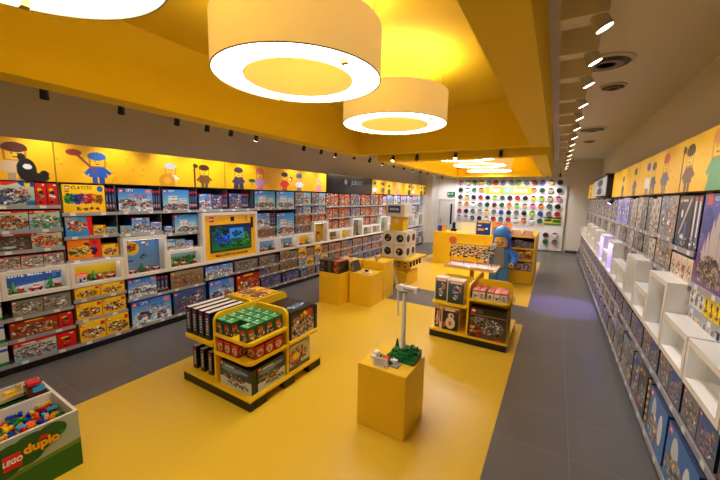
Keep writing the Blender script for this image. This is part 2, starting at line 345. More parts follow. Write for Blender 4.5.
@style('redmini', 'small red box with white character face', (.6, .05, .05), (.7, .1, .08))
def _(c, r):
    c.fill((.75, .1, .07), (.6, .06, .05)); c.ell(.5, .55, .33, .3, (.85, .75, .6)); c.pile(r, .5, .6, .2, .2, [K_, R_, W_], 12, .08); c.rect(.1, .05, .9, .15, (.9, .3, .25))
@style('whitered', 'small white box with red top and dark helmet', (.85, .82, .8), (.82, .3, .27))
def _(c, r):
    c.fill((.92, .88, .85), (.85, .82, .8)); c.rect(0, 0, 1, .2, (.8, .25, .2)); c.ell(.5, .6, .22, .26, [K_, DG, W_][r.randrange(3)]); c.pile(r, .5, .65, .2, .2, [K_, GY, W_], 10, .08)
@style('booknight', 'tall dark set box with white lettered spine', (.06, .08, .14), (.85, .85, .85))
def _(c, r):
    c.fill((.12, .17, .28), (.08, .1, .16)); c.rect(.3, .1, .75, .16, R_)
    for i in range(7): c.rect(.3, .22+i*.09, .7, .27+i*.09, (.85, .85, .85))
@style('booktop', 'b', (.85, .85, .85))
def _(c, r):
    c.fill((.87, .87, .88)); c.rect(0, 0, .18, 1, (.07, .09, .16)); c.rect(.85, 0, 1, 1, (.07, .09, .16))
@style('blackset', 'large black set box with white machine picture', (.05, .05, .06), (.07, .07, .09))
def _(c, r):
    c.fill((.1, .1, .11), (.75, .74, .72)); c.pile(r, .5, .6, .5, .4, [W_, GY, DG, K_, W_, O_, TN], 130, .06); c.ell(.8, .25, .12, .14, (.85, .1, .15)); c.pile(r, .55, .3, .2, .15, [O_, Y_, K_], 18, .06); c.rect(0, 0, .06, 1, K_)
@style('blacktop', 'b', (.07, .07, .09))
def _(c, r):
    c.fill((.08, .08, .1), (.1, .09, .1)); c.pile(r, .55, .7, .3, .12, [(.45, .65, .9), (.6, .8, 1)], 40, .04); c.logo(.04, .05, .1)
@style('comic', 'black and yellow comic figure set box', (.15, .15, .17), (.3, .28, .27))
def _(c, r):
    c.fill((.75, .75, .72), (.8, .78, .75)); c.pile(r, .4, .5, .4, .35, [Y_, O_, K_, W_, B_, DG, R_], 90, .07); c.rect(0, .85, 1, 1, (.3, .35, .4)); c.ell(.3, .5, .15, .15, Y_)
@style('armor', 'black-topped box with green and red armour figure', (.2, .17, .15), (.12, .11, .1))
def _(c, r):
    c.fill((.18, .16, .14), (.12, .1, .1)); c.ell(.5, .5, .3, .3, [(.3, .3, .2), (.35, .2, .15), (.5, .4, .2)][r.randrange(3)]); c.pile(r, .5, .55, .3, .33, [K_, DG, TN, (.4, .45, .15), (.5, .2, .1)], 30, .09); c.rect(0, 0, 1, .1, (.35, .32, .3))
@style('armororange', 'orange-topped box with dark armour figure', (.13, .1, .09), (.85, .35, .15))
def _(c, r):
    c.fill((.8, .3, .12), (.3, .15, .1)); c.ell(.5, .5, .3, .3, (.25, .2, .15)); c.pile(r, .5, .55, .3, .3, [K_, O_, TN, Y_], 25, .09)
@style('castle', 'very large purple box picturing a tall pale tower', (.12, .1, .14))
def _(c, r):
    c.fill((.25, .3, .65), (.45, .25, .55)); c.ell(.2, .3, .2, .15, (.15, .2, .5)); c.ell(.85, .55, .2, .2, (.6, .3, .6)); c.pile(r, .5, .4, .5, .4, [(.3, .35, .7), (.5, .35, .65), (.7, .7, .9)], 30, .02)
    for (uu, vt, ww) in ((.3, .55, .05), (.42, .42, .06), (.55, .3, .07), (.68, .5, .05), (.2, .65, .05), (.8, .62, .05)):
        c.rect(uu-ww, vt, uu+ww, .95, (.72, .68, .66)); c.poly([(uu-ww*1.1, vt), (uu, vt-.16), (uu+ww*1.1, vt)], (.75, .65, .6))
    c.pile(r, .5, .82, .42, .16, [TN, GY, (.5, .45, .4), DG, (.3, .25, .22)], 150, .03); c.rect(.1, 0, .26, .12, (.88, .25, .12)); c.text('DISNEY', .34, .035, .045, (.92, .92, 1))
@style('skyrocket', 'black box with slanting white rocket', (.04, .05, .08))
def _(c, r):
    c.fill((.06, .06, .08), (.05, .1, .2)); c.poly([(.05, .9), (.12, .92), (.85, .08), (.8, .03)], (.78, .75, .72)); c.rect(.55, .5, .68, .9, (.15, .3, .65)); c.pile(r, .4, .85, .35, .1, [(.1, .3, .5), (.2, .4, .5), W_], 30, .05); c.logo(.06, .05, .1); c.rect(.25, .07, .6, .11, (.8, .8, .8)); c.ell(.3, .35, .07, .08, W_)
@style('rocketspine', 'narrow dark box with white rocket edge', (.1, .1, .12))
def _(c, r):
    c.fill((.25, .22, .24), (.3, .3, .35)); c.rect(.35, .1, .65, .75, (.85, .85, .86)); c.rect(.3, .03, .7, .09, R_); c.pile(r, .5, .85, .4, .1, [W_, GY, B_], 14, .04)
@style('tanbig', 'tall tan and grey battle set box', (.2, .18, .17))
def _(c, r):
    c.fill((.65, .63, .6), (.55, .48, .42)); c.pile(r, .5, .5, .45, .4, [TN, GY, W_, (.6, .5, .4), (.5, .55, .5), O_], 110, .06); c.logo(.05, .04, .1)
@style('bluetall', 'tall pale blue-grey starship set box', (.1, .15, .25))
def _(c, r):
    c.fill((.45, .6, .75), (.55, .5, .48)); c.pile(r, .5, .55, .4, .38, [GY, TN, W_, (.4, .5, .6), DG], 90, .06); c.logo(.05, .04, .1)
@style('figtan', 'small cream box with orange figure', (.75, .68, .6))
def _(c, r):
    c.fill((.85, .78, .68), (.8, .72, .6)); c.ell(.5, .4, .2, .16, O_); c.pile(r, .5, .6, .3, .3, [O_, TN, K_, (.5, .3, .15), W_], 22, .08); c.rect(0, 0, 1, .08, (.9, .88, .84))
@style('figwhite', 'small white box with dark figure', (.85, .83, .82))
def _(c, r):
    c.fill((.9, .88, .87)); c.ell(.5, .35, .17, .14, DG); c.ell(.55, .65, .22, .2, (.35, .2, .2)); c.pile(r, .5, .6, .25, .25, [K_, W_, (.5, .3, .25)], 14, .08)
@style('figyellow', 'small yellow box with black and red figure', (.9, .75, .1))
def _(c, r):
    c.fill((.97, .85, .15)); c.ell(.45, .35, .18, .15, K_); c.ell(.55, .68, .2, .18, K_); c.pile(r, .5, .75, .25, .15, [R_, K_, Y_], 14, .08); c.rect(.6, .04, .9, .14, R_)
@style('figcard', 'grey card box with blue-shirted figure', (.45, .5, .6))
def _(c, r):
    c.fill((.75, .77, .8), (.6, .64, .7)); c.ell(.5, .35, .16, .16, [(.8, .55, .3), (.5, .25, .15), Y_][r.randrange(3)]); c.rect(.35, .5, .65, .85, [B_, (.2, .45, .6), (.5, .5, .55)][r.randrange(3)]); c.pile(r, .7, .5, .1, .2, [W_, R_, K_], 8, .06)
@style('hazard', 'tall narrow box with black-and-yellow hazard stripe', (.1, .1, .1))
def _(c, r):
    c.a[:] = np.where((((c.u*.5+c.v*6) % 1) < .5)[..., None], np.array((.85, .7, .15)), np.array(K_)); c.rect(.75, 0, 1, 1, K_)
@style('bluewhite', 'large blue box with white aircraft', (.1, .2, .35))
def _(c, r):
    c.fill((.15, .4, .7), (.2, .45, .7)); c.ell(.3, .4, .12, .3, (.75, .78, .8)); c.pile(r, .4, .7, .35, .25, [TN, (.6, .5, .35), W_, DG], 80, .06); c.ell(.72, .5, .1, .3, (.85, .87, .9)); c.logo(.05, .04, .14)
@style('violetlit', 'white figure set box painted violet-lit', (.4, .35, .7))  # violet light is painted into the print and side colour
def _(c, r):
    c.fill((.8, .78, .98), (.6, .58, .92)); c.pile(r, .5, .55, .35, .4, [(.25, .2, .5), W_, (.5, .45, .9)], 40, .07)
@style('greyfig', 'pale grey box with black masked figures', (.35, .33, .32))
def _(c, r):
    c.fill((.8, .76, .72), (.7, .65, .6)); 
    for i in range(4): c.ell(.3+.4*(i % 2), .15+.2*i, .12, .07, K_)
    c.pile(r, .5, .8, .4, .15, [(.7, .45, .35), TN, K_, W_], 25, .06)
@style('duplobox', 'white and green toddler brick box', (.7, .75, .7))
def _(c, r):
    c.fill((.85, .87, .85), (.8, .82, .8)); c.rect(0, .1, 1, .25, B_); c.pile(r, .4, .5, .5, .2, [R_, Y_, G_, B_], 14, .14); c.rect(0, .8, 1, 1, (.1, .5, .25))

MESH = {}
def add_grid(V, F, CO, art, org, du, dv, s0=0):
    """art on a rectangle: org = top left corner, du across, dv down"""
    o = len(V); nx, ny = art.nx, art.ny; a = lin(np.clip(art.a, 0, 1))
    for j in range(ny):
        for i in range(nx):
            V.append(tuple(org+du*(i/(nx-1))+dv*(j/(ny-1)))); CO.append((*a[j, i], 1))
    for j in range(ny-1):
        for i in range(nx-1): F.append((o+j*nx+i, o+(j+1)*nx+i, o+(j+1)*nx+i+1, o+j*nx+i+1))
def add_quad(V, F, CO, pts, c):
    o = len(V); V += [tuple(p) for p in pts]; CO += [(*lin(c), 1)]*4; F.append((o, o+1, o+2, o+3))
def art_mesh(name, V, F, CO, m):
    me = bpy.data.meshes.new(name); me.from_pydata(V, [], F)
    at = me.color_attributes.new('Col', 'FLOAT_COLOR', 'POINT'); at.data.foreach_set('color', np.array(CO, dtype=np.float32).ravel())
    me.materials.append(m); return me
def carton(st, w, h, d, var=0, res=.006, side=None, top=None):
    """a printed carton: origin bottom centre, picture towards -Y"""
    key = (st, round(w, 3), round(h, 2), round(d, 2), var, res, side, top)
    if key in MESH: return MESH[key]
    look, fn, sc, tc = ST[st]; w = round(w, 3)-.004; h = round(h, 2)
    a = Art(w, h, res); fn(a, random.Random(hash_s(st)+var*77)); V, F, CO = [], [], []; x = w/2; y = d/2
    add_grid(V, F, CO, a, Vector((-x, -y, h)), Vector((w, 0, 0)), Vector((0, 0, -h)))
    if side:
        for sg in (1, -1):
            s_ = Art(d, h, res); ST[side][1](s_, random.Random(5+var)); 
            if sg == 1: add_grid(V, F, CO, s_, Vector((x, -y, h)), Vector((0, d, 0)), Vector((0, 0, -h)))
            else: add_grid(V, F, CO, s_, Vector((-x, y, h)), Vector((0, -d, 0)), Vector((0, 0, -h)))
    else:
        add_quad(V, F, CO, [(x,-y,0),(x,y,0),(x,y,h),(x,-y,h)], sc); add_quad(V, F, CO, [(-x,y,0),(-x,-y,0),(-x,-y,h),(-x,y,h)], sc)
    if top:
        t = Art(w, d, res); ST[top][1](t, random.Random(9+var)); add_grid(V, F, CO, t, Vector((-x, y, h)), Vector((w, 0, 0)), Vector((0, -d, 0)))
    else: add_quad(V, F, CO, [(-x,-y,h),(x,-y,h),(x,y,h),(-x,y,h)], tc)
    add_quad(V, F, CO, [(x,y,0),(-x,y,0),(-x,y,h),(x,y,h)], sc); add_quad(V, F, CO, [(-x,y,0),(x,y,0),(x,-y,0),(-x,-y,0)], sc)
    MESH[key] = art_mesh('set_box', V, F, CO, PRINT); return MESH[key]
def hash_s(s): return sum(ord(c)*(i+3) for i, c in enumerate(s))
def put_box(me, loc, rz, label, group, name='set_box', cat='toy box'):
    return tag(link(name, me, None, loc, rz), label, cat, group)

# ================================================================== SETTING
XL, XR, YB, YF, ZC = -5.85, 1.42, 16.1, -3.0, 3.81
def floor_mat():
    m = mat('grey_floor_tiles', (.36, .345, .335), .3); nt = m.node_tree; b = nt.nodes['Principled BSDF']
    tc = nt.nodes.new('ShaderNodeTexCoord'); mp = nt.nodes.new('ShaderNodeMapping'); mp.inputs['Location'].default_value = (-.268+.6*20, -1.25+.6*20, 0)
    br = nt.nodes.new('ShaderNodeTexBrick'); br.offset = 0; br.inputs['Scale'].default_value = 1
    br.inputs['Brick Width'].default_value = .6; br.inputs['Row Height'].default_value = .6; br.inputs['Mortar Size'].default_value = .0035
    br.inputs['Mortar Smooth'].default_value = .3
    br.inputs['Color1'].default_value = (*lin((.385, .38, .388)), 1); br.inputs['Color2'].default_value = (*lin((.37, .365, .372)), 1); br.inputs['Mortar'].default_value = (*lin((.5, .47, .44)), 1)
    nt.links.new(tc.outputs['Object'], mp.inputs[0]); nt.links.new(mp.outputs[0], br.inputs[0])
    n = nt.nodes.new('ShaderNodeTexNoise'); n.inputs['Scale'].default_value = 1.3; n.inputs['Detail'].default_value = 6
    nt.links.new(tc.outputs['Object'], n.inputs[0])
    mr = nt.nodes.new('ShaderNodeMapRange'); mr.inputs[3].default_value = .85; mr.inputs[4].default_value = 1.12; nt.links.new(n.outputs[0], mr.inputs[0])
    mx = nt.nodes.new('ShaderNodeMixRGB'); mx.blend_type = 'MULTIPLY'; mx.inputs[0].default_value = 1
    nt.links.new(br.outputs[0], mx.inputs[1]); nt.links.new(mr.outputs[0], mx.inputs[2]); nt.links.new(mx.outputs[0], b.inputs['Base Color'])
    mr2 = nt.nodes.new('ShaderNodeMapRange'); mr2.inputs[3].default_value = .24; mr2.inputs[4].default_value = .4; nt.links.new(n.outputs[0], mr2.inputs[0]); nt.links.new(mr2.outputs[0], b.inputs['Roughness'])
    return m
struct('floor', MB().box(XL-.2, XR+.2, YF-.2, YB+.2, -.1, 0), floor_mat())
vin = mat('yellow_vinyl_floor', (.87, .72, .19), .3)
nt = vin.node_tree; b = nt.nodes['Principled BSDF']
tc = nt.nodes.new('ShaderNodeTexCoord'); n = nt.nodes.new('ShaderNodeTexNoise'); n.inputs['Scale'].default_value = .9; n.inputs['Detail'].default_value = 4
mr = nt.nodes.new('ShaderNodeMapRange'); mr.inputs[3].default_value = .22; mr.inputs[4].default_value = .42
nt.links.new(tc.outputs['Object'], n.inputs[0]); nt.links.new(n.outputs[0], mr.inputs[0]); nt.links.new(mr.outputs[0], b.inputs['Roughness'])
struct('floor_yellow_front', MB().box(-3.99, -.33, YF, 6.13, 0, .003), vin)
struct('floor_yellow_back', MB().box(-3.99, -.33, 7.25, 12.9, 0, .003), vin)
struct('wall_left', MB().box(XL-.15, XL, YF, YB, 0, 4.3), wallm)
struct('wall_right', MB().box(XR, XR+.15, YF, YB, 0, 4.3), wallm)
struct('wall_back', MB().box(XL, XR, YB, YB+.15, 0, 4.3), wallm)
struct('wall_front', MB().box(XL, XR, YF-.15, YF, 0, 4.3), wallm)
RX0, RX1, RIM = -4.75, -.21, .34
# grey ceiling in strips round the raised yellow recesses
struct('ceiling', MB().box(XL, RX0+.02, YF, YB, ZC, ZC+.1).box(RX1-.02, XR, YF, YB, ZC, ZC+.1).box(RX0+.02, RX1-.02, 14.4, YB, ZC, ZC+.1)
       .box(RX0+.02, RX1-.02, YF, -2.4, ZC, ZC+.1).box(RX0, -3.95, 7.5, 14.4, ZC, ZC+.1), ceilm)
def raft(name, x0, x1, y0, y1, zb, zt, rim):
    mb = MB(); t = rim
    mb.box(x0, x0+t, y0, y1, zb, zt).box(x1-t, x1, y0, y1, zb, zt).box(x0+t, x1-t, y0, y0+t, zb, zt).box(x0+t, x1-t, y1-t, y1, zb, zt)
    mb.box(x0, x1, y0, y1, zt, zt+.08)
    return struct(name, mb, raftm)
raft('ceiling_raft_front', RX0, RX1, -2.2, 7.6, 3.2, 4.07, RIM)
raft('ceiling_raft_back', -4.05, -.25, 7.61, 14.5, 3.05, 4.0, .3)
struct('baseboard_back', MB().box(.45, XR, YB-.02, YB, 0, .1), mat('dark_skirting', (.25, .23, .22), .5))
# column between the left shelving and the door recess
struct('wall_pillar', MB().box(XL, -5.15, 15.3, YB, 0, ZC), wallm)
d = struct('door_1', MB().box(-4.98, -4.2, YB-.05, YB-.001, 0, 2.05), mat('door_white', (.75, .73, .7), .5))
e = MB().box(-5.05, -4.98, YB-.07, YB-.001, 0, 2.12).box(-4.2, -4.13, YB-.07, YB-.001, 0, 2.12).box(-5.05, -4.13, YB-.07, YB-.001, 2.05, 2.12).build('door_frame', mat('door_trim', (.7, .68, .65), .5), d)
MB().box(-4.45, -4.36, YB-.075, YB-.05, .9, 1.9).build('door_window', mat('dark_door_glass', (.12, .13, .15), .1), d)
MB().tube((-4.9, YB-.1, .95), (-4.9, YB-.1, 1.2), .015).build('door_handle', mat('steel', (.6, .6, .6), .3, metal=1), d)

# ================================================================== PENDANTS
shade = mat('glowing_fabric_shade', (.95, .83, .52), .8, .36)
diffm = mat('pendant_diffuser', (.98, .98, 1), .6, RING_DOWN)
steel = mat('brushed_steel', (.55, .55, .55), .35, metal=1)
def pendant(x, y, z, r, h, label, dm=None):
    t = empty('ring_pendant_lamp', (x, y, z), label, 'pendant lamp', 'drum ring pendants in the yellow ceiling')
    ri = r*.645
    MB().lathe([(r, 0), (r, h), (r-.008, h), (r-.008, 0), (r, 0)], 72, cap=False).build('outer_shade', shade, t, smooth=True)
    MB().lathe([(ri, 0), (ri, h), (ri+.008, h), (ri+.008, 0), (ri, 0)], 64, cap=False).build('inner_shade', shade, t, smooth=True)
    MB().lathe([(r-.01, .012), (ri+.01, .012), (ri+.01, .018), (r-.01, .018), (r-.01, .012)], 72, cap=False).build('diffuser', dm or diffm, t)
    tr = mat('shade_trim', (.5, .38, .15), .5)
    MB().lathe([(r+.002, 0), (r+.002, .006), (r-.01, .006), (r-.01, 0), (r+.002, 0)], 72, cap=False).build('shade_trim', tr, t)
    fr = MB()
    for k in range(3):
        a = 2*PI*k/3+.5; fr.tube((0, 0, h-.03), (r*math.cos(a), r*math.sin(a), h-.03), .006)
    fr.build('spider_frame', steel, t)
    for k in range(3):
        a = 2*PI*k/3+.5; top = 4.06 if y < 7.6 else 3.99
        MB().tube((.9*r*math.cos(a), .9*r*math.sin(a), h-.03), (.9*r*math.cos(a), .9*r*math.sin(a), top-z), .003, n=6).build('suspension_cable', steel, t)
    for a in (2.6, 6.0):
        MB().box(r*.86*math.cos(a)-.03, r*.86*math.cos(a)+.03, r*.86*math.sin(a)-.02, r*.86*math.sin(a)+.02, -.03, .012).build('diffuser_clip', mat('brass_clip', (.75, .55, .2), .4), t)
    ld = bpy.data.lights.new('pendant_uplight', 'AREA'); ld.shape = 'DISK'; ld.size = 1.9*r; ld.energy = RING_UP; ld.color = (1, .96, .86)
    lo = bpy.data.objects.new('pendant_uplight', ld); C.objects.link(lo); lo.parent = t; lo.location = (0, 0, h+.02); lo.rotation_euler = (PI, 0, 0)
    return t
pendant(-2.13, 2.42, 3.2, .75, .42, 'large glowing drum ring pendant, nearest whole one at the top centre')
pendant(-2.15, 4.52, 3.2, .75, .42, 'glowing drum ring pendant just behind the largest one')
pendant(-2.13, .40, 3.2, .75, .42, 'glowing ring pendant cut off by the top left picture corner')
farm = mat('pendant_diffuser_far', (.98, .98, 1), .6, RING_DOWN*2)
pendant(-2.22, 9.0, 3.2, .78, .42, 'first ring pendant in the far yellow recess, partly behind its front edge', farm)
pendant(-2.22, 11.0, 3.2, .78, .42, 'middle ring pendant of the three in the far yellow recess', farm)
pendant(-2.3, 13.2, 3.2, .78, .42, 'farthest ring pendant, nearest the wall of brick tubs', farm)

# ================================================================== SPOTLIGHTS
lensm = mat('lit_spot_lens', (1, .9, .75), .4, 14); lensoff = mat('dim_lens', (.35, .33, .3), .2)
graybox = mat('pale_gear_box', (.86, .82, .74), .5)
def spot(x, y, z, aim, label, group, box=.1, lit=True, energy=None, headm=None, up_to=ZC, r=.042, vis=True, cone=75):
    t = empty('ceiling_spotlight', (x, y, z), label, 'spotlight', group); a = (Vector(aim)-Vector((x, y, z))).normalized()
    mb = MB()
    if box and headm: mb.box(-box-.1, box-.1, -.07, .07, .02, .22)
    elif box: mb.box(-box*1.1, box*1.1, -box, box, .1, .17)
    if box: mb.build('gear_box', graybox, t, bevel=.004)
    MB().tube((0, 0, .17 if box else .06), (0, 0, up_to-z), .008, n=6).build('stem', black, t)
    MB().tube((0, 0, .1), (0, 0, 0), .012, n=8).build('yoke', black, t)
    MB().tube(-a*.07, a*.06, r*.85, r, 16).build('lamp_head', headm or blackp, t, smooth=True)
    MB().tube(a*.06, a*.064, r*.88, r*.88, 16).build('lens', lensm if vis else lensoff, t)
    if headm: MB().tube(-a*.11, -a*.07, r*.6, r*.8, 16).build('black_heat_sink', black, t)
    if lit:
        ld = bpy.data.lights.new('spot_beam', 'SPOT'); ld.energy = (energy or SPOT_W)*(1.6 if 7 < y < 14.6 else 1); ld.spot_size = math.radians(cone); ld.spot_blend = .8; ld.shadow_soft_size = .06; ld.color = (.90, .93, 1)
        lo = bpy.data.objects.new('spot_beam', ld); C.objects.link(lo); lo.parent = t; lo.location = a*.09; lo.rotation_euler = a.to_track_quat('-Z', 'Y').to_euler()
    return t
wh = mat('white_spot_head', (.75, .72, .7), .4)
lefty = [(1.46, 0), (2.22, 0), (2.96, 0), (3.46, 0), (3.92, 0), (4.48, 1), (5.86, 0), (6.5, 0), (7.1, 1)]
for i, (y, v) in enumerate(lefty):
    spot(-5.02, y, 3.22, (-5.75, y+.2, 1.3), f'{"lit" if v else "dark-headed"} ceiling spotlight over the left wall, {ORD[i]} from the left', 'spotlights along the left wall', vis=bool(v), box=.06)
for i in range(9):
    y = 7.75+i*.85
    spot(-4.85, y, 3.22, (-5.7, y+.2, 1.3), f'small spotlight in the far left row, {ORD[i]} beyond the black screen panel', 'spotlights along the left wall', vis=i % 3 == 2, box=.05)
righty = [2.0, 2.9, 3.55, 4.2, 5.05, 5.8, 6.6, 7.5, 8.4, 9.3, 10.3, 11.3, 12.4, 13.5, 14.5]
for i, y in enumerate(righty):
    spot(.15, y, 3.38, (1.2, y+.25, 1.3), f'tilted ceiling spotlight in the right-hand row, {ORD[i]} from the top edge', 'spotlights in the right-hand ceiling row', box=.14 if y < 7 else .12, headm=wh, r=.055, energy=SPOT_W*1.2)
for i, x in enumerate((-3.6, -2.97, -2.05, -1.1)):
    spot(x, 7.56, 3.1, (x+.1, 6.3, .6), f'spotlight on the front edge of the far yellow raft, {ORD[i]} from the left', 'spotlights on the raft edge', box=.045, up_to=3.2, vis=i in (0, 2), lit=i in (0, 2), energy=45)
for i in range(12):
    x = -4.6+i*.42
    spot(x, 14.9, 3.12, (x, 16.05, 1.8), f'small spotlight above the brick tub wall, {ORD[i]} from the left', 'spotlights before the brick tub wall', box=0, vis=i % 4 == 1, lit=i % 2 == 0, energy=72, r=.04, cone=95)

# vents
def vent(x, y, r, label, name='ceiling_vent'):
    t = empty(name, (x, y, ZC), label, 'ceiling vent'); 
    MB().lathe([(r, -.001), (r, -.02), (r*.85, -.03), (r*.85, -.001)], 32).build('outer_ring', graybox, t, smooth=True)
    if r > .15:
        MB().lathe([(r*.6, -.03), (r*.6, -.05), (r*.35, -.05), (r*.35, -.03)], 32).build('inner_cone', mat('vent_inner', (.55, .5, .46), .5), t, smooth=True)
        MB().lathe([(r*.83, -.031), (r*.83, -.034), (r*.62, -.034), (r*.62, -.031)], 32).build('dark_slot', black, t)
vent(.36, 5.05, .28, 'large round ceiling air vent at the top right'); vent(.55, 6.1, .16, 'plain round ceiling disc beyond the large vent', 'ceiling_disc')
vent(.55, 9.4, .28, 'round ceiling air vent farther down the right side'); vent(.62, 11.2, .16, 'small far round ceiling disc near the end wall', 'ceiling_disc')

# ================================================================== WALL SHELVING
PL = {'L': dict(low=-5.27, case=-5.34, up=-5.42, wall=XL, s=-1, rz=PI/2), 'R': dict(low=.84, case=.89, up=1.02, wall=XR, s=1, rz=-PI/2)}
def shelf_mesh(S, y0, y1, z, plane, tags, t):
    p = PL[S]; s = p['s']; x = p[plane]+(s*.05 if plane == 'low' and z > .3 else 0); wl = p['wall']-s*.03
    mb = MB(); mb.box(*sorted((x+s*.012, wl)), y0+.004, y1-.004, z-.022, z, 0); mb.box(*sorted((x, x+s*.012)), y0+.002, y1-.002, z-.04, z+.004, 1)
    o = mb.build('shelf', [shelfm, lipm], t)
    if tags:
        for k in range(tags):
            yy = y0+(y1-y0)*(k+.25+.1*(k % 2))/tags
            MB().box(*sorted((x-s*.003, x)), yy, yy+.06, z-.036, z+.0).build('price_tag', tagm, o)
GAP = .018
def wall_row(S, y0, y1, z, plane, items, where, grp, res=.006, depth=.24):
    """boxes from the viewer's left to right along one shelf"""
    p = PL[S]; s = p['s']; x = p[plane]+(s*.05 if plane == 'low' and z > .3 else 0)+s*(.02+depth/2); u = .012; tot = sum(i[1] for i in items if i[0] != 'gap')
    if tot > .8*(y1-y0) and not any(i[0] == 'gap' for i in items):
        kf = (y1-y0-.024-.0045*len(items))/tot
        if abs(kf-1) < .25: items = [(i[0], i[1]*kf)+tuple(i[2:]) for i in items]
    n = 0; count = len([i for i in items if i[0] != 'gap'])
    for it in items:
        if it[0] == 'gap': u += it[1]; continue
        st, w_, h_ = it[:3]; var = it[3] if len(it) > 3 else 0
        yy = (y0+u+w_/2) if S == 'L' else (y1-u-w_/2)
        me = carton(st, w_, h_, depth, var, res)
        pos = (ORD[n]+' from left') if count > 1 else 'alone'
        put_box(me, (x, yy, z+.001), p['rz'], lab(ST[st][0], f', {pos}, {where}'), grp)
        u += w_+.004; n += 1
def lab(look, rest):
    ws = look.split()
    for drop in ('set', 'toy', 'scene', 'picture', 'large', 'very', 'small', 'small'):
        if len((' '.join(ws)+rest).replace('-', ' ').split()) <= 16: break
        if drop in ws: ws.remove(drop)
    while len((' '.join(ws)+rest).replace('-', ' ').split()) > 16 and 'with' in ws: ws = ws[:ws.index('with')]
    while len((' '.join(ws)+rest).replace('-', ' ').split()) > 16 and len(ws) > 3: ws.pop(0)
    return ' '.join(ws)+rest
CASES = []
def case(S, y0, y1, top, scene, label, res=.008, model=None):
    """white lacquered showcase with a glass front"""
    p = PL[S]; s = p['s']; x = p['case']; z0 = .873; d = .17 if S == 'L' else .24; b = .045
    t = empty('display_case', (x, (y0+y1)/2, z0), label, 'display case', 'white display cases along the '+('left' if S == 'L' else 'right')+' wall')
    w_ = (y1-y0)/2-.002; h = top-z0; mb = MB(); X = lambda a, c: sorted((s*a, s*c))
    mb.box(*X(0, d), -w_, -w_+b, 0, h).box(*X(0, d), w_-b, w_, 0, h).box(*X(0, d), -w_+b, w_-b, 0, b).box(*X(0, d), -w_+b, w_-b, h-b, h)
    mb.build('frame', white, t)
    a = Art(2*(w_-b), h-2*b, res); scene(a, random.Random(int(y0*100)))
    V, F, CO = [], [], []
    if S == 'L': add_grid(V, F, CO, a, Vector((s*(d-.01), -w_+b, h-b)), Vector((0, 2*(w_-b), 0)), Vector((0, 0, -(h-2*b))))
    else: add_grid(V, F, CO, a, Vector((s*(d-.01), w_-b, h-b)), Vector((0, -2*(w_-b), 0)), Vector((0, 0, -(h-2*b))))
    link('backdrop', art_mesh('backdrop', V, F, CO, PRINT), t)
    g = .04 if S == 'L' else .10
    MB().box(*X(g, g+.004), -w_+b, w_-b, b, h-b).build('glass_pane', glass, t)
    MB().box(*X(g+.012, g+.03), -w_+b+.02, w_-b-.02, h-b-.008, h-b-.002).build('led_strip', mat('violet_led_strip', (.55, .45, 1), .4, 25) if scene is sc_violet else mat('white_led_strip', (1, .97, .92), .4, 9), t)
    if model: CASES.append((S, x, (y0+y1)/2, z0+b, 2*(w_-b), h-2*b, model))
    return t
def sc_snow(c, r): c.fill((.1, .3, .6), (.15, .35, .65)); c.poly([(0, .75), (1, .55), (1, 1), (0, 1)], (.8, .85, .92)); c.text('CREATE MODEL BUILD', .04, .1, .15, (.9, .92, .95)); c.rect(.83, 0, .9, .5, (.3, .5, .75))
def sc_yellow(c, r): c.fill((.9, .75, .12), (.75, .65, .15)); c.pile(r, .5, .8, .5, .15, [G_, R_, (.5, .3, .6), Y_], 30, .08)
def sc_gold(c, r): c.fill((.85, .65, .1), (.8, .6, .1))
def sc_blue(c, r):
    c.fill((.25, .5, .8), (.5, .65, .85)); c.ell(.25, .28, .2, .2, (.85, .75, .2)); c.pile(r, .22, .25, .14, .12, [DG, O_, R_, K_], 25, .04); c.pile(r, .6, .17, .07, .05, [O_, W_], 8, .04); c.rect(0, .62, .28, .67, (.3, .15, .25)); c.pile(r, .55, .55, .1, .08, [DG, K_], 6, .03)
def sc_green(c, r): c.fill((.5, .65, .75), (.2, .4, .2)); c.pile(r, .5, .6, .5, .25, [(.15, .4, .15), (.25, .5, .2), (.1, .25, .1)], 40, .1)
def sc_sky(c, r): c.fill((.3, .5, .75), (.5, .6, .7)); c.pile(r, .5, .75, .5, .2, [(.3, .4, .35), R_, GY, W_], 30, .08)
def sc_dark(c, r): c.fill((.35, .38, .33), (.3, .32, .28)); c.pile(r, .5, .6, .4, .35, [DG, TN, (.3, .4, .3), O_], 40, .08)
def sc_pale(c, r): c.fill((.7, .72, .8), (.6, .62, .72)); c.pile(r, .5, .7, .4, .25, [GY, W_, (.5, .55, .65)], 20, .08)
def sc_violet(c, r): c.fill((.55, .5, 1), (.7, .65, 1))
def sc_minif(c, r): c.fill((.5, .6, .75), (.4, .5, .65)); c.ell(.6, .3, .15, .05, Y_); c.rect(.3, .45, .7, .95, (.4, .48, .62))

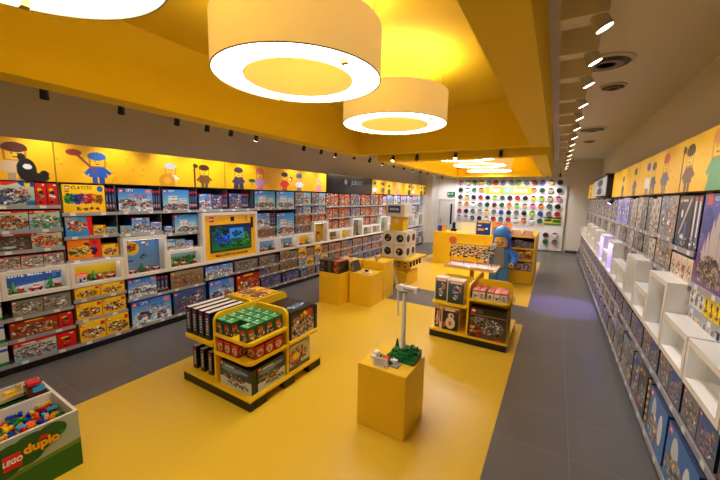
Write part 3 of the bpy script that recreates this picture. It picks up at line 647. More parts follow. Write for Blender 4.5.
def bay(S, k, y0, y1, uppers, lowers, ctop, word, res=.006, tags=2, back=True):
    """one shelving bay: uppers / lowers = [(z, items)] from the top down"""
    p = PL[S]; s = p['s']; side = 'left wall' if S == 'L' else 'right wall'
    t = empty('shelving_bay', (0, 0, 0), f'grey steel shelving bay, {word} of the {side}', 'shelving', f'shelving bays of the {side}')
    wl = p['wall']; xb = wl-s*.03
    MB().box(*sorted((xb, wl-s*.002)), y0+.001, y1-.001, 0, 2.25).build('back_panel', darkm, t)
    up = MB(); xx = p['up']
    up.box(*sorted((xx+s*.06, xb)), y0, y0+.012, .10, .86)
    up.build('lower_upright', shelfm, t); MB().box(*sorted((xx+s*.06, xb)), y0, y0+.012, (ctop or 1.8)+.005, 2.25).build('upper_upright', shelfm, t)
    MB().box(*sorted((p['low']+s*.03, xb)), y0+.001, y1-.001, 0, .09).build('kick_plate', black, t)
    names = ['top shelf', 'second shelf', 'third shelf', 'fourth shelf', 'fifth shelf', 'sixth shelf', 'seventh shelf', 'eighth shelf']
    i = 0
    for plane, rows in (('up', uppers), ('low', lowers)):
        for z, items in rows:
            shelf_mesh(S, y0, y1, z, plane, tags, t)
            if items: wall_row(S, y0+.012, y1, z, plane, items, f'{names[i]}, {word}, {side}', f'set boxes on the {side} shelves', res)
            i += 1
M_ = .6245
bounds = [1.633+M_*k for k in range(-2, 6)]
while bounds[-1] < 14.6: bounds.append(bounds[-1]+M_)
def bw(i): return ORD[i]+' bay'
# --- near bays of the left wall, spelled out
L = {}
L[0] = ([(1.96, [('redblue', .4, .26, 3)]), (1.668, [('red', .29, .22, 4), ('red', .27, .22, 5)]), (1.43, [('darkscene', .3, .19, 4)]), (1.21, [])],
        [(.655, [('duplobox', .56, .2)]), (.39, [('duplobox', .55, .22, 1)]), (.13, [('duplobox', .55, .22, 2)])], 1.478, 'gold')
L[1] = ([(1.96, [('redblue', .37, .275), ('redspine', .105, .265), ('redspine', .1, .265, 1)]), (1.668, [('red', .29, .235, 0), ('red', .29, .235, 1)]),
         (1.43, [('darkscene', .29, .195), ('red', .29, .195, 2)]), (1.21, [('pale', .18, .15, 0), ('pale', .2, .15, 1), ('pale', .2, .15, 2)])],
        [(.655, [('gap', .04), ('greyrobot', .27, .19), ('greyrobot', .27, .19, 1)]), (.39, [('fiery', .42, .2, 0), ('redspine', .14, .19)]), (.13, [('red', .38, .21, 3), ('redspine', .19, .2)])], 1.20, 'snow')
L[2] = ([(1.857, [('classic', .47, .37), ('spine', .035, .34), ('spine', .035, .34), ('spine', .035, .34)]),
         (1.545, [('bluebrick', .28, .26), ('yellowset', .14, .13), ('creator', .13, .10)]), (1.228, [('orange', .36, .27), ('yellowset', .2, .17, 2)])],
        [(.71, [('yellowset', .27, .15, 1), ('yellowset', .29, .15, 2)]), (.43, [('yellowset', .28, .22, 3), ('yellowset', .29, .22, 0)]), (.13, [('yellowset', .29, .26, 4), ('yellowset', .28, .26, 5)])], 1.20, 'yellow')
L[3] = ([(1.857, [('city', .46, .34), ('spine', .032, .33), ('spine', .032, .33), ('spine', .032, .33)]), (1.53, [('creator', .14, .12, 1), ('city', .24, .23, 1), ('city', .16, .15, 2)])],
        [(.56, [('city', .36, .28, 3), ('spine', .05, .26), ('spine', .05, .26), ('spine', .05, .26)]), (.14, [('city', .55, .36, 4)])], 1.478, 'blue')
L[4] = ([(1.857, [('town', .42, .34), ('spine', .03, .33), ('spine', .03, .33), ('spine', .03, .33), ('spine', .03, .33)]), (1.48, [('city', .12, .12, 5), ('spine', .03, .3), ('town', .38, .3, 1)]),
         (1.22, [('town', .17, .16, 2), ('creator', .16, .15, 3), ('city', .14, .11, 6)])],
        [(.56, [('brownrow', .55, .28)]), (.14, [('techno', .52, .36)])], 1.20, 'green')
L[5] = ([(1.857, [('city', .22, .28, 7), ('techno', .2, .27, 2), ('spine', .03, .28), ('spine', .03, .28), ('spine', .03, .28)])],
        [(.62, [('city', .27, .2, 8), ('city', .27, .2, 9)]), (.14, [('gap', .03), ('city', .53, .4, 10)])], None, None)
L[6] = ([(1.857, [('techno', .3, .3), ('spine', .035, .3), ('spine', .035, .3), ('spine', .035, .3), ('spine', .035, .3)])],
        [(.62, [('heroes', .55, .2)]), (.14, [('fiery', .53, .4, 1)])], None, None)
L[7] = ([(1.857, [('town', .57, .37, 3)]), (1.45, [('city', .38, .3, 11), ('spine', .05, .28), ('spine', .05, .28), ('spine', .05, .28)]), (1.23, [('brownrow', .26, .19, 1), ('brownrow', .27, .19, 2)])],
        [(.62, [('heroes', .4, .2, 1), ('spine', .05, .19), ('spine', .05, .19)]), (.42, [('techno', .28, .17, 1), ('brownrow', .25, .16, 3)]), (.14, [('techno', .26, .22, 3), ('techno', .28, .22, 4)])], 1.20, 'sky')
L[8] = ([(1.857, [('town', .57, .37, 4)]), (1.23, [('town', .55, .5, 5)])],
        [(.66, [('brownrow', .3, .19, 1), ('heroes', .26, .16, 1)]), (.42, [('brownrow', .56, .19, 4)]), (.14, [('spine', .1, .2), ('techno', .42, .2, 5)])], 1.20, 'sky')
for i, q in ((9, 0), (10, 1)):
    L[i] = ([(1.94, [('heroes', .28, .28, q), ('creator', .28, .28, 2+q)]), (1.70, [('techno', .27, .19, q), ('creator', .28, .19, 3+q)]), (1.44, [('brownrow', .28, .21, q+1), ('fiery', .28, .21, 2+q)])]+([(1.22, [('heroes', .28, .19, 3), ('brownrow', .28, .19, 2)])] if q == 0 else []),
            [(.62, [('yellowset', .27, .24, 1), ('brownrow', .28, .2, q)]), (.38, [('creator', .28, .2, 3), ('yellowset', .28, .2, 2)]), (.13, [('techno', .28, .2, 6), ('brownrow', .28, .2, 1)])], 1.20 if q == 0 else 1.478, 'gold')
th = {11: ['beastred', 'fiery'], 12: ['beastred', 'fiery'], 13: ['heroes', 'techno'], 14: ['fiery', 'beastred'], 15: ['heroes', 'fiery'], 16: ['fiery', 'lilac'], 17: ['paleblue', 'lilac'], 18: ['paleblue', 'town'], 19: ['lilac', 'paleblue'], 20: ['paleblue', 'lilac'], 21: ['lilac', 'paleblue'], 22: ['paleblue', 'heroes'], 23: ['paleblue', 'heroes']}
casekinds = {11: (1.20, 'dark'), 12: (1.20, 'gold'), 13: (1.478, 'dark'), 14: (1.20, 'dark'), 15: (1.20, 'dark'), 16: (1.478, 'green'), 17: (1.2, 'pale'), 18: (1.478, 'pale'), 19: (1.2, 'pale'), 20: (1.478, 'pale'), 21: (1.2, 'pale'), 22: (1.478, 'green'), 23: (1.2, 'pale')}
SCN = dict(snow=sc_snow, yellow=sc_yellow, gold=sc_gold, blue=sc_blue, green=sc_green, sky=sc_sky, dark=sc_dark, pale=sc_pale, violet=sc_violet, minif=sc_minif)
for i in range(11, len(bounds)-1):
    a, b_ = th.get(i, ['paleblue', 'heroes']); ct = casekinds.get(i, (1.2, 'pale'))
    up_ = [(1.87, [(a, .19, .36, 0), (a, .19, .36, 1), (b_, .19, .34, 2)] if i % 2 else [(a, .285, .35, 3), (b_, .285, .33, 4)]), (1.54, [(b_, .285, .26, 0), (a, .285, .26, 2)])]
    if ct[0] < 1.3: up_.append((1.23, [(b_, .285, .25, 3), (a, .285, .23, 1)]))
    lo_ = [(.62, [('brownrow' if i < 16 else 'lilac', .285, .21, i % 3), (a if i > 15 or i % 2 else 'techno', .285, .2, 1)]), (.38, [('heroes', .285, .2, i % 3), (b_, .285, .2, 2)]), (.13, [('techno' if i < 16 else a, .285, .2, 3), ('heroes', .285, .2, 1)])]
    L[i] = (up_, lo_, ct[0], ct[1])
CL = dict(snow='short white showcase with blue lettered backdrop and snow scene', yellow='short white showcase with yellow backdrop and bright bricks', gold='white showcase with plain yellow backdrop',
          blue='square white showcase with blue sky backdrop and vehicles', green='short white showcase with green landscape', sky='short white showcase with blue sky landscape', dark='white showcase with dark greenish model', pale='white showcase with pale lilac-grey model',
          violet='tall white showcase glowing violet', minif='tall white showcase with blue-grey figure backdrop')
NL = len(bounds)-1
for i in range(NL):
    y0, y1 = bounds[i], bounds[i+1]; U, Lo, ct, cs = L[i]; r_ = .006 if i < 9 else .011
    bay('L', i, y0, y1, U, Lo, ct, bw(i), r_, 2 if i < 9 else 1)
    if ct: case('L', y0, y1, ct, SCN[cs], f'{CL[cs]}, {bw(i)} of the left wall', res=.004 if cs == 'snow' else .008, model=['cars', 'tree', 'house'][i % 3] if cs != 'gold' or i == 0 else ('pole' if i > 9 else 'tree'))
# end panel of the left shelving
tag(MB().box(-5.82, -5.22, bounds[-1], bounds[-1]+.03, 0, 2.26).build('shelving_end_panel', white), 'white end panel closing the far end of the left shelving', 'end panel')

# --- right wall
MR = .64; rb = [1.22+MR*k for k in range(24)]; rb = [v for v in rb if v < 15.6]
Rr = {}
NB = 'bay from front'
def rw(i): return ORD[i]+' '+NB
nearlow = [(.60, [('space', .3, .2, 1), ('heroes', .3, .2, 2)]), (.13, [('bluewhite', .6, .42)])]
Rr[0] = ([(1.54, [('space', .6, .6)]), (1.12, [('figcard', .2, .17), ('figcard', .2, .17, 1), ('figcard', .2, .17, 2)])], nearlow, 1.20, 'pale')
Rr[1] = ([(1.54, [('tanbig', .6, .6)]), (1.12, [('figcard', .2, .17), ('figcard', .2, .17, 1), ('figcard', .2, .17, 2)])], nearlow, 1.20, 'pale')
Rr[2] = ([(1.54, [('space', .6, .65, 1)]), (1.32, [('figyellow', .09, .15)]*6), (1.12, [('figcard', .2, .17), ('figcard', .2, .17, 1), ('figcard', .2, .17, 2)])],
         [(.60, [('heroes', .3, .24, 1), ('techno', .3, .24, 3)]), (.13, [('bluewhite', .6, .42, 1)])], 1.20, 'sky')
Rr[3] = ([(1.50, [('castle', .6, .73)]), (1.30, [('figwhite', .1, .16), ('figwhite', .1, .16, 1), ('figwhite', .1, .16), ('figyellow', .1, .16), ('figyellow', .1, .16, 1), ('figyellow', .1, .16)]),
          (1.10, [('figcard', .15, .18), ('figcard', .15, .18, 1), ('figcard', .15, .18, 2), ('figcard', .15, .18, 3)])],
         [(.60, [('heroes', .3, .24, 1), ('techno', .3, .24, 3)]), (.13, [('hazard', .1, .43), ('bluewhite', .52, .42)])], 1.20, 'pale')
Rr[4] = ([(1.74, [('skyrocket', .40, .48), ('rocketspine', .095, .48), ('rocketspine', .095, .48, 1)]), (1.45, [('figtan', .15, .22), ('figtan', .15, .22, 1), ('figtan', .15, .22, 2), ('figtan', .15, .22)])],
         [(.60, [('heroes', .3, .24, 1), ('techno', .3, .24, 3)]), (.13, [('techno', .32, .42, 2), ('space', .32, .42, 2)])], 1.46, 'minif')
Rr[5] = ([(1.80, [('bluetall', .3, .43), ('tanbig', .33, .43)]), (1.46, [('tanbig', .3, .3, 1), ('bluetall', .15, .3, 1), ('tanbig', .17, .3, 2)]), (1.22, [('techno', .3, .2), ('bluetall', .3, .2, 2)])],
         [(.60, [('heroes', .3, .22, 1), ('techno', .3, .22, 3)]), (.13, [('bluetall', .3, .42, 1), ('heroes', .32, .42, 2)])], 1.20, 'pale')
for i in range(6, len(rb)-1):
    vio = i in (9, 10)
    a, b_ = ('violetlit', 'violetlit') if vio else (('greyfig', 'heroes') if i < 9 else ('heroes', 'techno' if i % 2 else 'tanbig'))
    tall = i in (6, 9, 11, 13, 15, 17)
    up_ = [(1.78, [(a, .31, .45, 0), (b_, .31, .45, 1)] if i % 2 else [(b_, .205, .44, 1), (a, .205, .42, 2), (a, .205, .44, 0)]), (1.48, [('heroes', .31, .26, i % 3), ('space' if i % 2 else 'greyfig', .31, .24, 2)])]
    if not tall: up_.append((1.22, [('techno', .2, .2, 1), ('heroes', .2, .2, 2), ('greyfig', .2, .2, 1)]))
    lo_ = [(.62, [('heroes', .31, .2, 1), ('techno', .31, .2, i % 3)]), (.38, [('greyfig', .31, .2, 1), ('space', .31, .2, 2)]), (.13, [('heroes', .31, .2, 0), ('techno', .31, .21, 1)])] if i > 6 else Rr[5][1]
    Rr[i] = (up_, lo_, 1.46 if tall else 1.2, 'violet' if i in (9, 11) else 'pale')
for i in range(len(rb)-1):
    U, Lo, ct, cs = Rr[i]
    bay('R', i, rb[i], rb[i+1], U, Lo, ct, rw(i), .005 if i < 6 else .011, 2 if i < 9 else 1)
    case('R', rb[i]+.01, rb[i+1]-.01, ct, SCN[cs], f'{CL[cs]}, {ORD[i]} from the front on the right wall', model='fig' if cs == 'minif' else 'ship')
    if cs == 'violet':
        ld = bpy.data.lights.new('violet_led', 'POINT'); ld.energy = 12; ld.color = (.35, .25, 1); ld.shadow_soft_size = .05
        lo = bpy.data.objects.new('violet_led', ld); C.objects.link(lo); lo.location = (1.0, (rb[i]+rb[i+1])/2, 1.36)

# ================================================================== small models in the showcases
def brick(mb, x, y, z, lx, ly, h, mi, studs=True):
    mb.box(x-lx/2, x+lx/2, y-ly/2, y+ly/2, z, z+h, mi)
    if studs:
        k = .032; nx = max(1, int(lx/k)); ny = max(1, int(ly/k))
        if nx*ny <= 16:
            for i in range(nx):
                for j in range(ny): mb.lathe([(.010, z+h), (.010, z+h+.006)], 8, c=(x-lx/2+lx*(i+.5)/nx, y-ly/2+ly*(j+.5)/ny, 0), mi=mi)
PAL = [mat('plastic_'+n, c, .25) for n, c in (('red', (.8, .08, .06)), ('yellow', (.98, .78, .05)), ('blue', (.05, .25, .7)), ('green', (.08, .5, .18)), ('white', (.92, .92, .9)), ('black', (.05, .05, .06)), ('orange', (.95, .45, .05)), ('grey', (.55, .55, .57)), ('tan', (.8, .68, .45)), ('sky', (.25, .65, .85)), ('brown', (.35, .18, .1)))]
def mcar(body):
    mb = MB(); mb.box(-.06, .06, -.025, .025, .012, .035, body); mb.box(-.03, .03, -.022, .022, .035, .055, 4); mb.box(-.02, .035, -.02, .02, .055, .062, body)
    for x in (-.035, .035):
        for yy in (-.028, .02): mb.lathe([(.014, yy), (.014, yy+.008)], 12, 'y', (x, 0, .014), 5)
    return mb
def model(kind):
    if kind == 'car': return mcar(0), 'car_model'
    if kind == 'tree':
        mb = MB(); mb.box(-.08, .08, -.04, .04, 0, .01, 3); mb.lathe([(.01, .01), (.01, .04)], 8, c=(-.03, 0, 0), mi=10)
        for j in range(3): mb.lathe([(.04-.01*j, .04+j*.03), (.005, .08+j*.03)], 8, c=(-.03, 0, 0), mi=3)
        brick(mb, .04, 0, .01, .05, .04, .04, 0); brick(mb, .04, 0, .05, .03, .03, .02, 4); return mb, 'garden_model'
    if kind == 'house':
        mb = MB(); mb.box(-.09, .09, -.05, .05, 0, .01, 7); mb.box(-.06, .05, -.035, .035, .01, .08, 4); mb.prism([(-.045, .08), (.045, .08), (0, .12)], -.07, .06, 'x', 0); mb.box(-.03, -.005, -.037, -.03, .01, .05, 2); mb.box(.01, .035, -.037, -.03, .03, .06, 5); return mb, 'house_model'
    if kind == 'ship':
        mb = MB(); mb.prism([(-.12, -.02), (.10, -.05), (.13, 0), (.1, .05), (-.12, .02)], .04, .07, 'z', 7); mb.box(.02, .09, -.02, .02, .07, .1, 4); mb.box(-.02, .02, -.01, .01, 0, .04, 5); mb.box(.05, .12, -.07, -.05, .045, .06, 5); mb.box(.05, .12, .05, .07, .045, .06, 5); return mb, 'ship_model'
    if kind == 'fig':
        mb = MB(); mb.box(-.035, -.003, -.03, .03, 0, .12, 2); mb.box(.003, .035, -.03, .03, 0, .12, 2); mb.prism([(-.05, .12), (.05, .12), (.035, .24), (-.035, .24)], -.03, .03, 'y', 7); mb.lathe([(.03, .25), (.035, .26), (.035, .31), (.03, .32)], 16, mi=1); mb.tube((-.05, 0, .22), (-.075, -.03, .13), .014, mi=7); mb.tube((.05, 0, .22), (.075, -.03, .13), .014, mi=7); return mb, 'figure_model'
    if kind == 'pole':
        mb = MB(); mb.box(-.05, .05, -.05, .05, 0, .01, 7); mb.box(-.01, .01, -.01, .01, .01, .22, 8); mb.box(-.05, .05, -.01, .01, .12, .15, 1); mb.box(-.03, .03, -.02, .02, .22, .27, 0); return mb, 'tower_model'
MM = {}
for idx, (S, x, y, z, w_, h_, kd) in enumerate(CASES):
    s = PL[S]['s']; far = y > 9.5; kinds = {'cars': ['car', 'tree', 'car'], 'tree': ['tree', 'car', 'tree'], 'house': ['house', 'tree', 'car'], 'ship': ['ship'], 'fig': ['fig'], 'pole': ['pole']}[kd]
    if far: kinds = kinds[:1]
    for j, kk in enumerate(kinds):
        if kk not in MM:
            mb, nm = model(kk); MM[kk] = (mb.mesh(nm, PAL), nm)
        me, nm = MM[kk]; o = link(nm, me, None, (x+s*(.11 if S == 'L' else .17), y+(j-(len(kinds)-1)/2)*w_*.32, z+.001), PL[S]['rz']); sc = 1.0 if kk != 'ship' else (1.0 if h_ < .3 else 1.3); o.scale = (sc,)*3
        side_ = 'left' if S == 'L' else 'right'; base = {'car': 'small red car', 'tree': 'small brick garden', 'house': 'small red-roofed brick house', 'ship': 'grey brick spaceship model', 'fig': 'tall brick figure model in blue', 'pole': 'slim brick tower model'}[kk]
        pos = ['left part', 'middle', 'right part'][j] if len(kinds) == 3 else 'middle'
        sib = [c for c in CASES if c[0] == S]; kth = [c for c in sib].index((S, x, y, z, w_, h_, kd))
        tag(o, f'{base} in the {pos} of the {ORD[kth]} {side_}-wall showcase', 'brick model', 'models inside the showcases')

t = empty('added_violet_lamp', (.93, 8.2, 2.2), 'small violet lamp added for its glow under the right banner by the black housing', 'lamp')  # added fixture, throws a violet glow on the floor and shelf fronts
MB().box(.0, .1, -.02, .02, .0, .02).build('bracket', black, t); MB().tube((.02, 0, 0), (-.03, 0, -.08), .035, .04, 14).build('lamp_head', blackp, t); MB().tube((-.03, 0, -.08), (-.032, 0, -.084), .034, .034, 14).build('lens', mat('added_violet_lens', (.5, .4, 1), .4, 30), t)
for q, (ax, en) in enumerate((((-.42, -.3, -1.5), 330), ((.12, .15, -1), 40))):
    ld = bpy.data.lights.new('added_violet_beam', 'SPOT'); ld.energy = en; ld.color = (.35, .28, 1); ld.spot_size = .8; ld.spot_blend = .7; ld.shadow_soft_size = .04
    lo = bpy.data.objects.new('added_violet_beam', ld); C.objects.link(lo); lo.parent = t; lo.location = (-.05, 0, -.1); lo.rotation_euler = Vector(ax).to_track_quat('-Z', 'Y').to_euler()
# ================================================================== television showcase in the left wall
yA, yB = bounds[5], bounds[7]; zt0, zt1 = .873, 1.80
t = empty('screen_showcase', (-5.34, (yA+yB)/2, zt0), 'big yellow screen panel with white border set into the left wall', 'screen display')
hw = (yB-yA)/2-.002; hh = zt1-zt0
MB().box(-.16, 0, -hw, -hw+.05, 0, hh).box(-.16, 0, hw-.05, hw, 0, hh).box(-.16, 0, -hw+.05, hw-.05, 0, .05).box(-.16, 0, -hw+.05, hw-.05, hh-.05, hh).build('frame', white, t)
MB().box(-.05, -.02, -hw+.05, hw-.05, .05, hh-.05).build('yellow_panel', mat('yellow_panel', (.97, .74, .06), .35), t)
MB().box(-.02, -.008, -.47, .46, .19, .70).build('screen_bezel', blackp, t)
a = Art(.88, .46, .006); rr = random.Random(4); a.fill((.03, .1, .3), (.08, .4, .15)); a.pile(rr, .3, .55, .2, .3, [(.1, .3, .9), (.15, .4, .95), (.05, .15, .4)], 40, .07); a.pile(rr, .15, .2, .3, .2, [(.05, .35, .4), (.02, .1, .1), (.1, .45, .35)], 25, .08)
a.rect(.44, .12, .8, .55, (.15, .5, .8)); a.pile(rr, .62, .35, .12, .12, [(.03, .1, .25), (.05, .2, .4)], 20, .05); a.pile(rr, .85, .6, .1, .3, [(.2, .55, .15), (.25, .5, .3)], 20, .06); a.pile(rr, .6, .8, .4, .12, [(.1, .6, .2), (.05, .35, .12)], 30, .07)
V, F, CO = [], [], []; add_grid(V, F, CO, a, Vector((-.007, -.445, .675)), Vector((0, .88, 0)), Vector((0, 0, -.46))); link('screen', art_mesh('screen', V, F, CO, SCREEN), t)
RL = (PI/2, 0, PI/2)
MB().box(-.02, -.014, -.47, -.38, .76, .85).build('brand_square', redm, t); text('brand_lettering', 'LEGO', .04, whitem, t, (-.012, -.425, .805), RL, bold=.03)
MB().box(-.02, -.014, -.02, .06, .76, .84).build('black_emblem', black, t)
text('slogan', 'Make a LEGO set come to life', .06, black, t, (-.018, 0, .12), RL, bold=.02)
MB().box(-.02, -.014, .33, .38, .74, .86).build('pink_figure_print', mat('pink_print', (.85, .5, .5), .5), t); MB().box(-.02, -.012, .46, .52, .60, .82).build('black_figure_print', black, t)

# ================================================================== banners over the shelving
def figure(c, cx, h, kind, r):
    """costumed toy figures, plain generic ones, printed on the banner; cx in metres, h in metres"""
    u = cx/c.w; s = h/c.h; k = h/c.w; B = 1.0
    R = lambda x0, y0, x1, y1, col: c.rect(u+x0*k, B-y1*s, u+x1*k, B-y0*s, col)
    E_ = lambda x, y_, rx, ry, col: c.ell(u+x*k, B-y_*s, rx*k, ry*s, col)
    P = lambda pts, col: c.poly([(u+x*k, B-y_*s) for x, y_ in pts], col)
    yel = (.95, .75, .15)
    body, legs, hat, prop = kind
    R(-.17, 0, -.02, .22, legs); R(.02, 0, .17, .22, legs); P([(-.26, .2), (.26, .2), (.2, .55), (-.2, .55)], body)
    P([(-.22, .5), (-.42, .28), (-.32, .22), (-.15, .42)], body); P([(.22, .5), (.42, .32), (.34, .24), (.15, .42)], body)
    E_(-.38, .24, .06, .06, yel); E_(.38, .27, .06, .06, yel)
    R(-.23, .52, .23, .84, (.75, .45, .08)); R(-.19, .55, .19, .82, yel); E_(-.06, .7, .02, .02, K_); E_(.06, .7, .02, .02, K_); R(-.05, .6, .05, .62, K_)
    E_(0, .86, .25, .13, hat); R(-.25, .79, .25, .86, hat)
    if prop == 'plunger': P([(-.05, .3), (-.55, .85), (-.5, .9), (.0, .35)], (.5, .3, .2)); E_(-.6, .92, .2, .1, (.6, .2, .18))
    if prop == 'guitar': E_(.2, .3, .2, .3, K_); E_(.35, .1, .3, .13, K_); E_(.55, .2, .1, .1, K_); E_(.12, .62, .08, .1, K_); E_(.22, .38, .09, .07, W_)
    if prop == 'shield': E_(-.15, .2, .35, .35, (.85, .6, .1)); E_(-.15, .25, .15, .15, (.95, .7, .2))
    if prop == 'cape': P([(-.3, 0), (-.22, .55), (-.1, .55), (-.15, 0)], hat); P([(.3, 0), (.22, .55), (.1, .55), (.15, 0)], hat)
    if prop == 'staff': P([(-.5, 0), (-.42, 0), (-.42, 1), (-.5, 1)], (.25, .15, .1)); E_(-.4, .9, .12, .08, (.25, .15, .1))
    if prop == 'ball': E_(.5, .65, .13, .13, R_); E_(.45, .62, .07, .07, W_)
    if prop == 'leaf': E_(-.5, .4, .2, .08, (.1, .4, .15)); R(-.52, .2, -.48, .4, (.1, .3, .1))
    if prop == 'dress': P([(-.32, 0), (.32, 0), (.18, .35), (-.18, .35)], body)
def banner(S, y0, y1, figs, label, name='banner_panel'):
    a = Art(y1-y0, .49, .006 if y0 < 5 else .01); a.fill((.97, .76, .08), (.95, .72, .06)); r = random.Random(int(y0*10))
    for _ in range(int((y1-y0)*6)):      # faint embossed bricks
        x_ = r.random(); v_ = r.random()*.8+.1; a.poly([(x_-.04/a.asp, v_+.06), (x_, v_), (x_+.05/a.asp, v_+.08), (x_, v_+.12)], (.9, .66, .05)); a.ell(x_, v_, .025/a.asp, .03, (.99, .8, .15))
    a.rect(0, 0, .004, 1, (.6, .45, .05))
    for cy, h, kd in figs: figure(a, (cy-y0) if S == 'L' else (y1-cy), h, kd, r)
    V, F, CO = [], [], []
    if S == 'L': x = -5.45; add_grid(V, F, CO, a, Vector((x, y0+.003, 2.745)), Vector((0, y1-y0-.006, 0)), Vector((0, 0, -.49))); xs = (x-.03, x-.001)
    else: x = 1.0; add_grid(V, F, CO, a, Vector((x, y1-.003, 2.745)), Vector((0, -(y1-y0-.006), 0)), Vector((0, 0, -.49))); xs = (x+.001, x+.03)
    o = tag(link(name, art_mesh('banner_print', V, F, CO, PRINT)), label, 'banner', 'yellow picture banners over the shelving')
    MB().box(*xs, y0+.003, y1-.003, 2.255, 2.745).build('board', yellow, o)
    xk = (xs[0], xs[1]); return o
rd = lambda *c: c
K1 = ((.85, .75, .6), (.7, .6, .5), (.35, .15, .15), 'guitar'); K2 = ((.1, .35, .75), (.1, .3, .65), (.15, .4, .75), 'plunger'); K3 = ((.9, .85, .8), (.9, .9, .9), (.75, .75, .78), 'shield')
K4 = ((.45, .3, .15), (.4, .3, .2), (.3, .15, .08), 'staff'); K5 = ((.25, .25, .35), (.2, .2, .3), (.25, .2, .3), 'cape'); K6 = ((.8, .55, .8), (.75, .5, .75), (.9, .45, .6), 'leaf')
K7 = ((.85, .15, .1), (.8, .15, .1), (.2, .1, .1), 'ball'); K8 = ((.85, .87, .9), (.3, .3, .4), (.2, .35, .6), 'none'); K9 = ((.85, .5, .6), (.8, .55, .6), (.85, .55, .6), 'dress'); K10 = ((.2, .2, .25), (.15, .15, .2), (.15, .1, .1), 'cape')
bY = [(-.9, 1.615, [(.2, .4, K5), (1.27, .44, K1)], 'yellow banner picturing a figure with a black guitar-like bundle, top left'), (1.615, 4.08, [(2.07, .42, K2), (3.06, .37, K3), (3.66, .4, K4)], 'yellow banner picturing a figure in blue overalls with plunger'),
      (4.08, 7.28, [(4.40, .42, K5), (4.95, .44, K6), (5.68, .42, K7), (6.18, .42, K8), (6.95, .34, K9)], 'yellow banner with wizard, pink, red and pale costumed figures'),
      (9.84, 12.4, [(10.08, .42, K8), (10.7, .42, K4), (11.2, .36, K5), (11.95, .4, K9)], 'yellow banner with costumed figures just beyond the black panel'), (12.4, 15.25, [(13.15, .42, K10), (13.6, .4, K8), (14.6, .42, K10), (15.05, .4, K4)], 'farthest yellow banner on the left wall')]
for y0, y1, fg, lb in bY: banner('L', y0, y1, fg, lb)
o = tag(MB().box(-5.6, -5.42, 7.30, 9.82, 2.235, 2.76).build('black_sign_panel', mat('gloss_black_panel', (.06, .055, .06), .15)), 'long glossy black panel with faint grey lettering above the left shelves', 'sign')
gl = mat('faint_grey_letter', (.42, .45, .52), .5)
text('lettering', 'JURASSIC', .2, gl, o, (-5.417, 8.85, 2.56), RL, shear=.2, squash=.85); MB().lathe([(.08, -5.419), (.08, -5.413)], 20, 'x', (0, 8.2, 2.57)).build('emblem', gl, o)
for y0, y1, fg, lb in [(1.2, 3.3, [(2.4, .42, K6)], 'nearest yellow banner above the right shelves, beyond the picture edge'), (3.3, 6.3, [(3.53, .47, ((.3, .6, .4), (.3, .6, .4), (.85, .55, .3), 'dress')), (4.13, .43, ((.4, .25, .2), (.35, .2, .15), (.2, .12, .1), 'staff')), (4.9, .44, ((.35, .35, .45), (.35, .35, .4), (.8, .2, .2), 'none')), (5.42, .4, K5), (5.72, .42, K8)], 'yellow banner on the right with brown-haired and red-capped figures'),
      (6.3, 8.9, [(6.55, .42, K5), (7.6, .36, K10)], 'yellow banner on the right next to the black screen housing'), (12.2, 15.2, [(13, .4, K4), (14.2, .4, K10)], 'farthest yellow banner on the right wall')]: banner('R', y0, y1, fg, lb)
t = empty('screen_housing', (1.1, 10.4, 2.28), 'black box housing with grey front and two dark ovals over right shelves', 'screen housing')
MB().box(-.2, .15, -1.45, 1.5, 0, .45).build('housing', mat('matte_black', (.03, .03, .03), .6), t, bevel=.01)
MB().box(-.235, .1, -1.5, 1.52, .45, .48).build('lid', black, t)
g_ = MB().box(-.215, -.201, -1.44, 1.48, .01, .44).build('grey_front', mat('grey_face', (.6, .6, .62), .4), t)
for z in (.12, .32): MB().lathe([(.001, -.219), (.1, -.218), (.11, -.215)], 24, 'x', (0, 0, 0)).build('dark_oval', black, g_).matrix_local = Matrix.Translation((0, -.2, z)) @ Matrix.Diagonal((1, 5, .8, 1))

# ================================================================== duplo play table
SQ, DQ = .425, .58
gG = mat('sign_green', (.06, .33, .12), .45); tbl = mat('table_panel_green', (.12, .38, .08), .45); gray_l = mat('table_pale_print', (.62, .68, .62), .45)
X0, X1, Y0_, Y1_, ZT = -3.93, -3.06, -.75, .90, .46
t = empty('play_table', (-3.5, .1, 0), 'white toddler play table with green printed side at the lower left', 'play table')
mb = MB(); tx, ty = (X0+X1)/2+3.5, .1
def W(x): return x+3.5
def H_(y): return y-.1
mb.box(W(X0), W(X0)+.02, H_(Y0_), H_(Y1_), 0, ZT).box(W(X1)-.02, W(X1), H_(Y0_), H_(Y1_), 0, ZT).box(W(X0)+.02, W(X1)-.02, H_(Y0_), H_(Y0_)+.02, 0, ZT).box(W(X0)+.02, W(X1)-.02, H_(Y1_)-.02, H_(Y1_), 0, ZT)
mb.build('carcass', mat('table_white', (.85, .83, .8), .4), t)
MB().box(W(-3.55), W(-3.53), H_(Y0_)+.02, H_(Y1_)-.02, .1, ZT).build('divider', white, t)
MB().box(W(-3.53), W(X1)-.02, H_(Y0_)+.02, H_(Y1_)-.02, .2, .22).build('bin_floor', white, t)
bp = MB().box(W(X0)+.02, W(-3.55), H_(Y0_)+.02, H_(Y1_)-.02, ZT-.06, ZT-.045)
for i in range(11):
    for j in range(50): bp.lathe([(.008, ZT-.045), (.008, ZT-.04)], 6, c=(W(X0)+.037+i*.032, H_(Y0_)+.04+j*.032, 0))
bp.build('green_baseplate', mat('baseplate_green', (.05, .33, .15), .3), t)
fx = W(X1)+.0015
MB().prism([(H_(Y0_), .0), (H_(Y1_), .0), (H_(Y1_), .46), (H_(Y0_), .46)], fx, fx+.003, 'x').build('pale_side_print', gray_l, t)
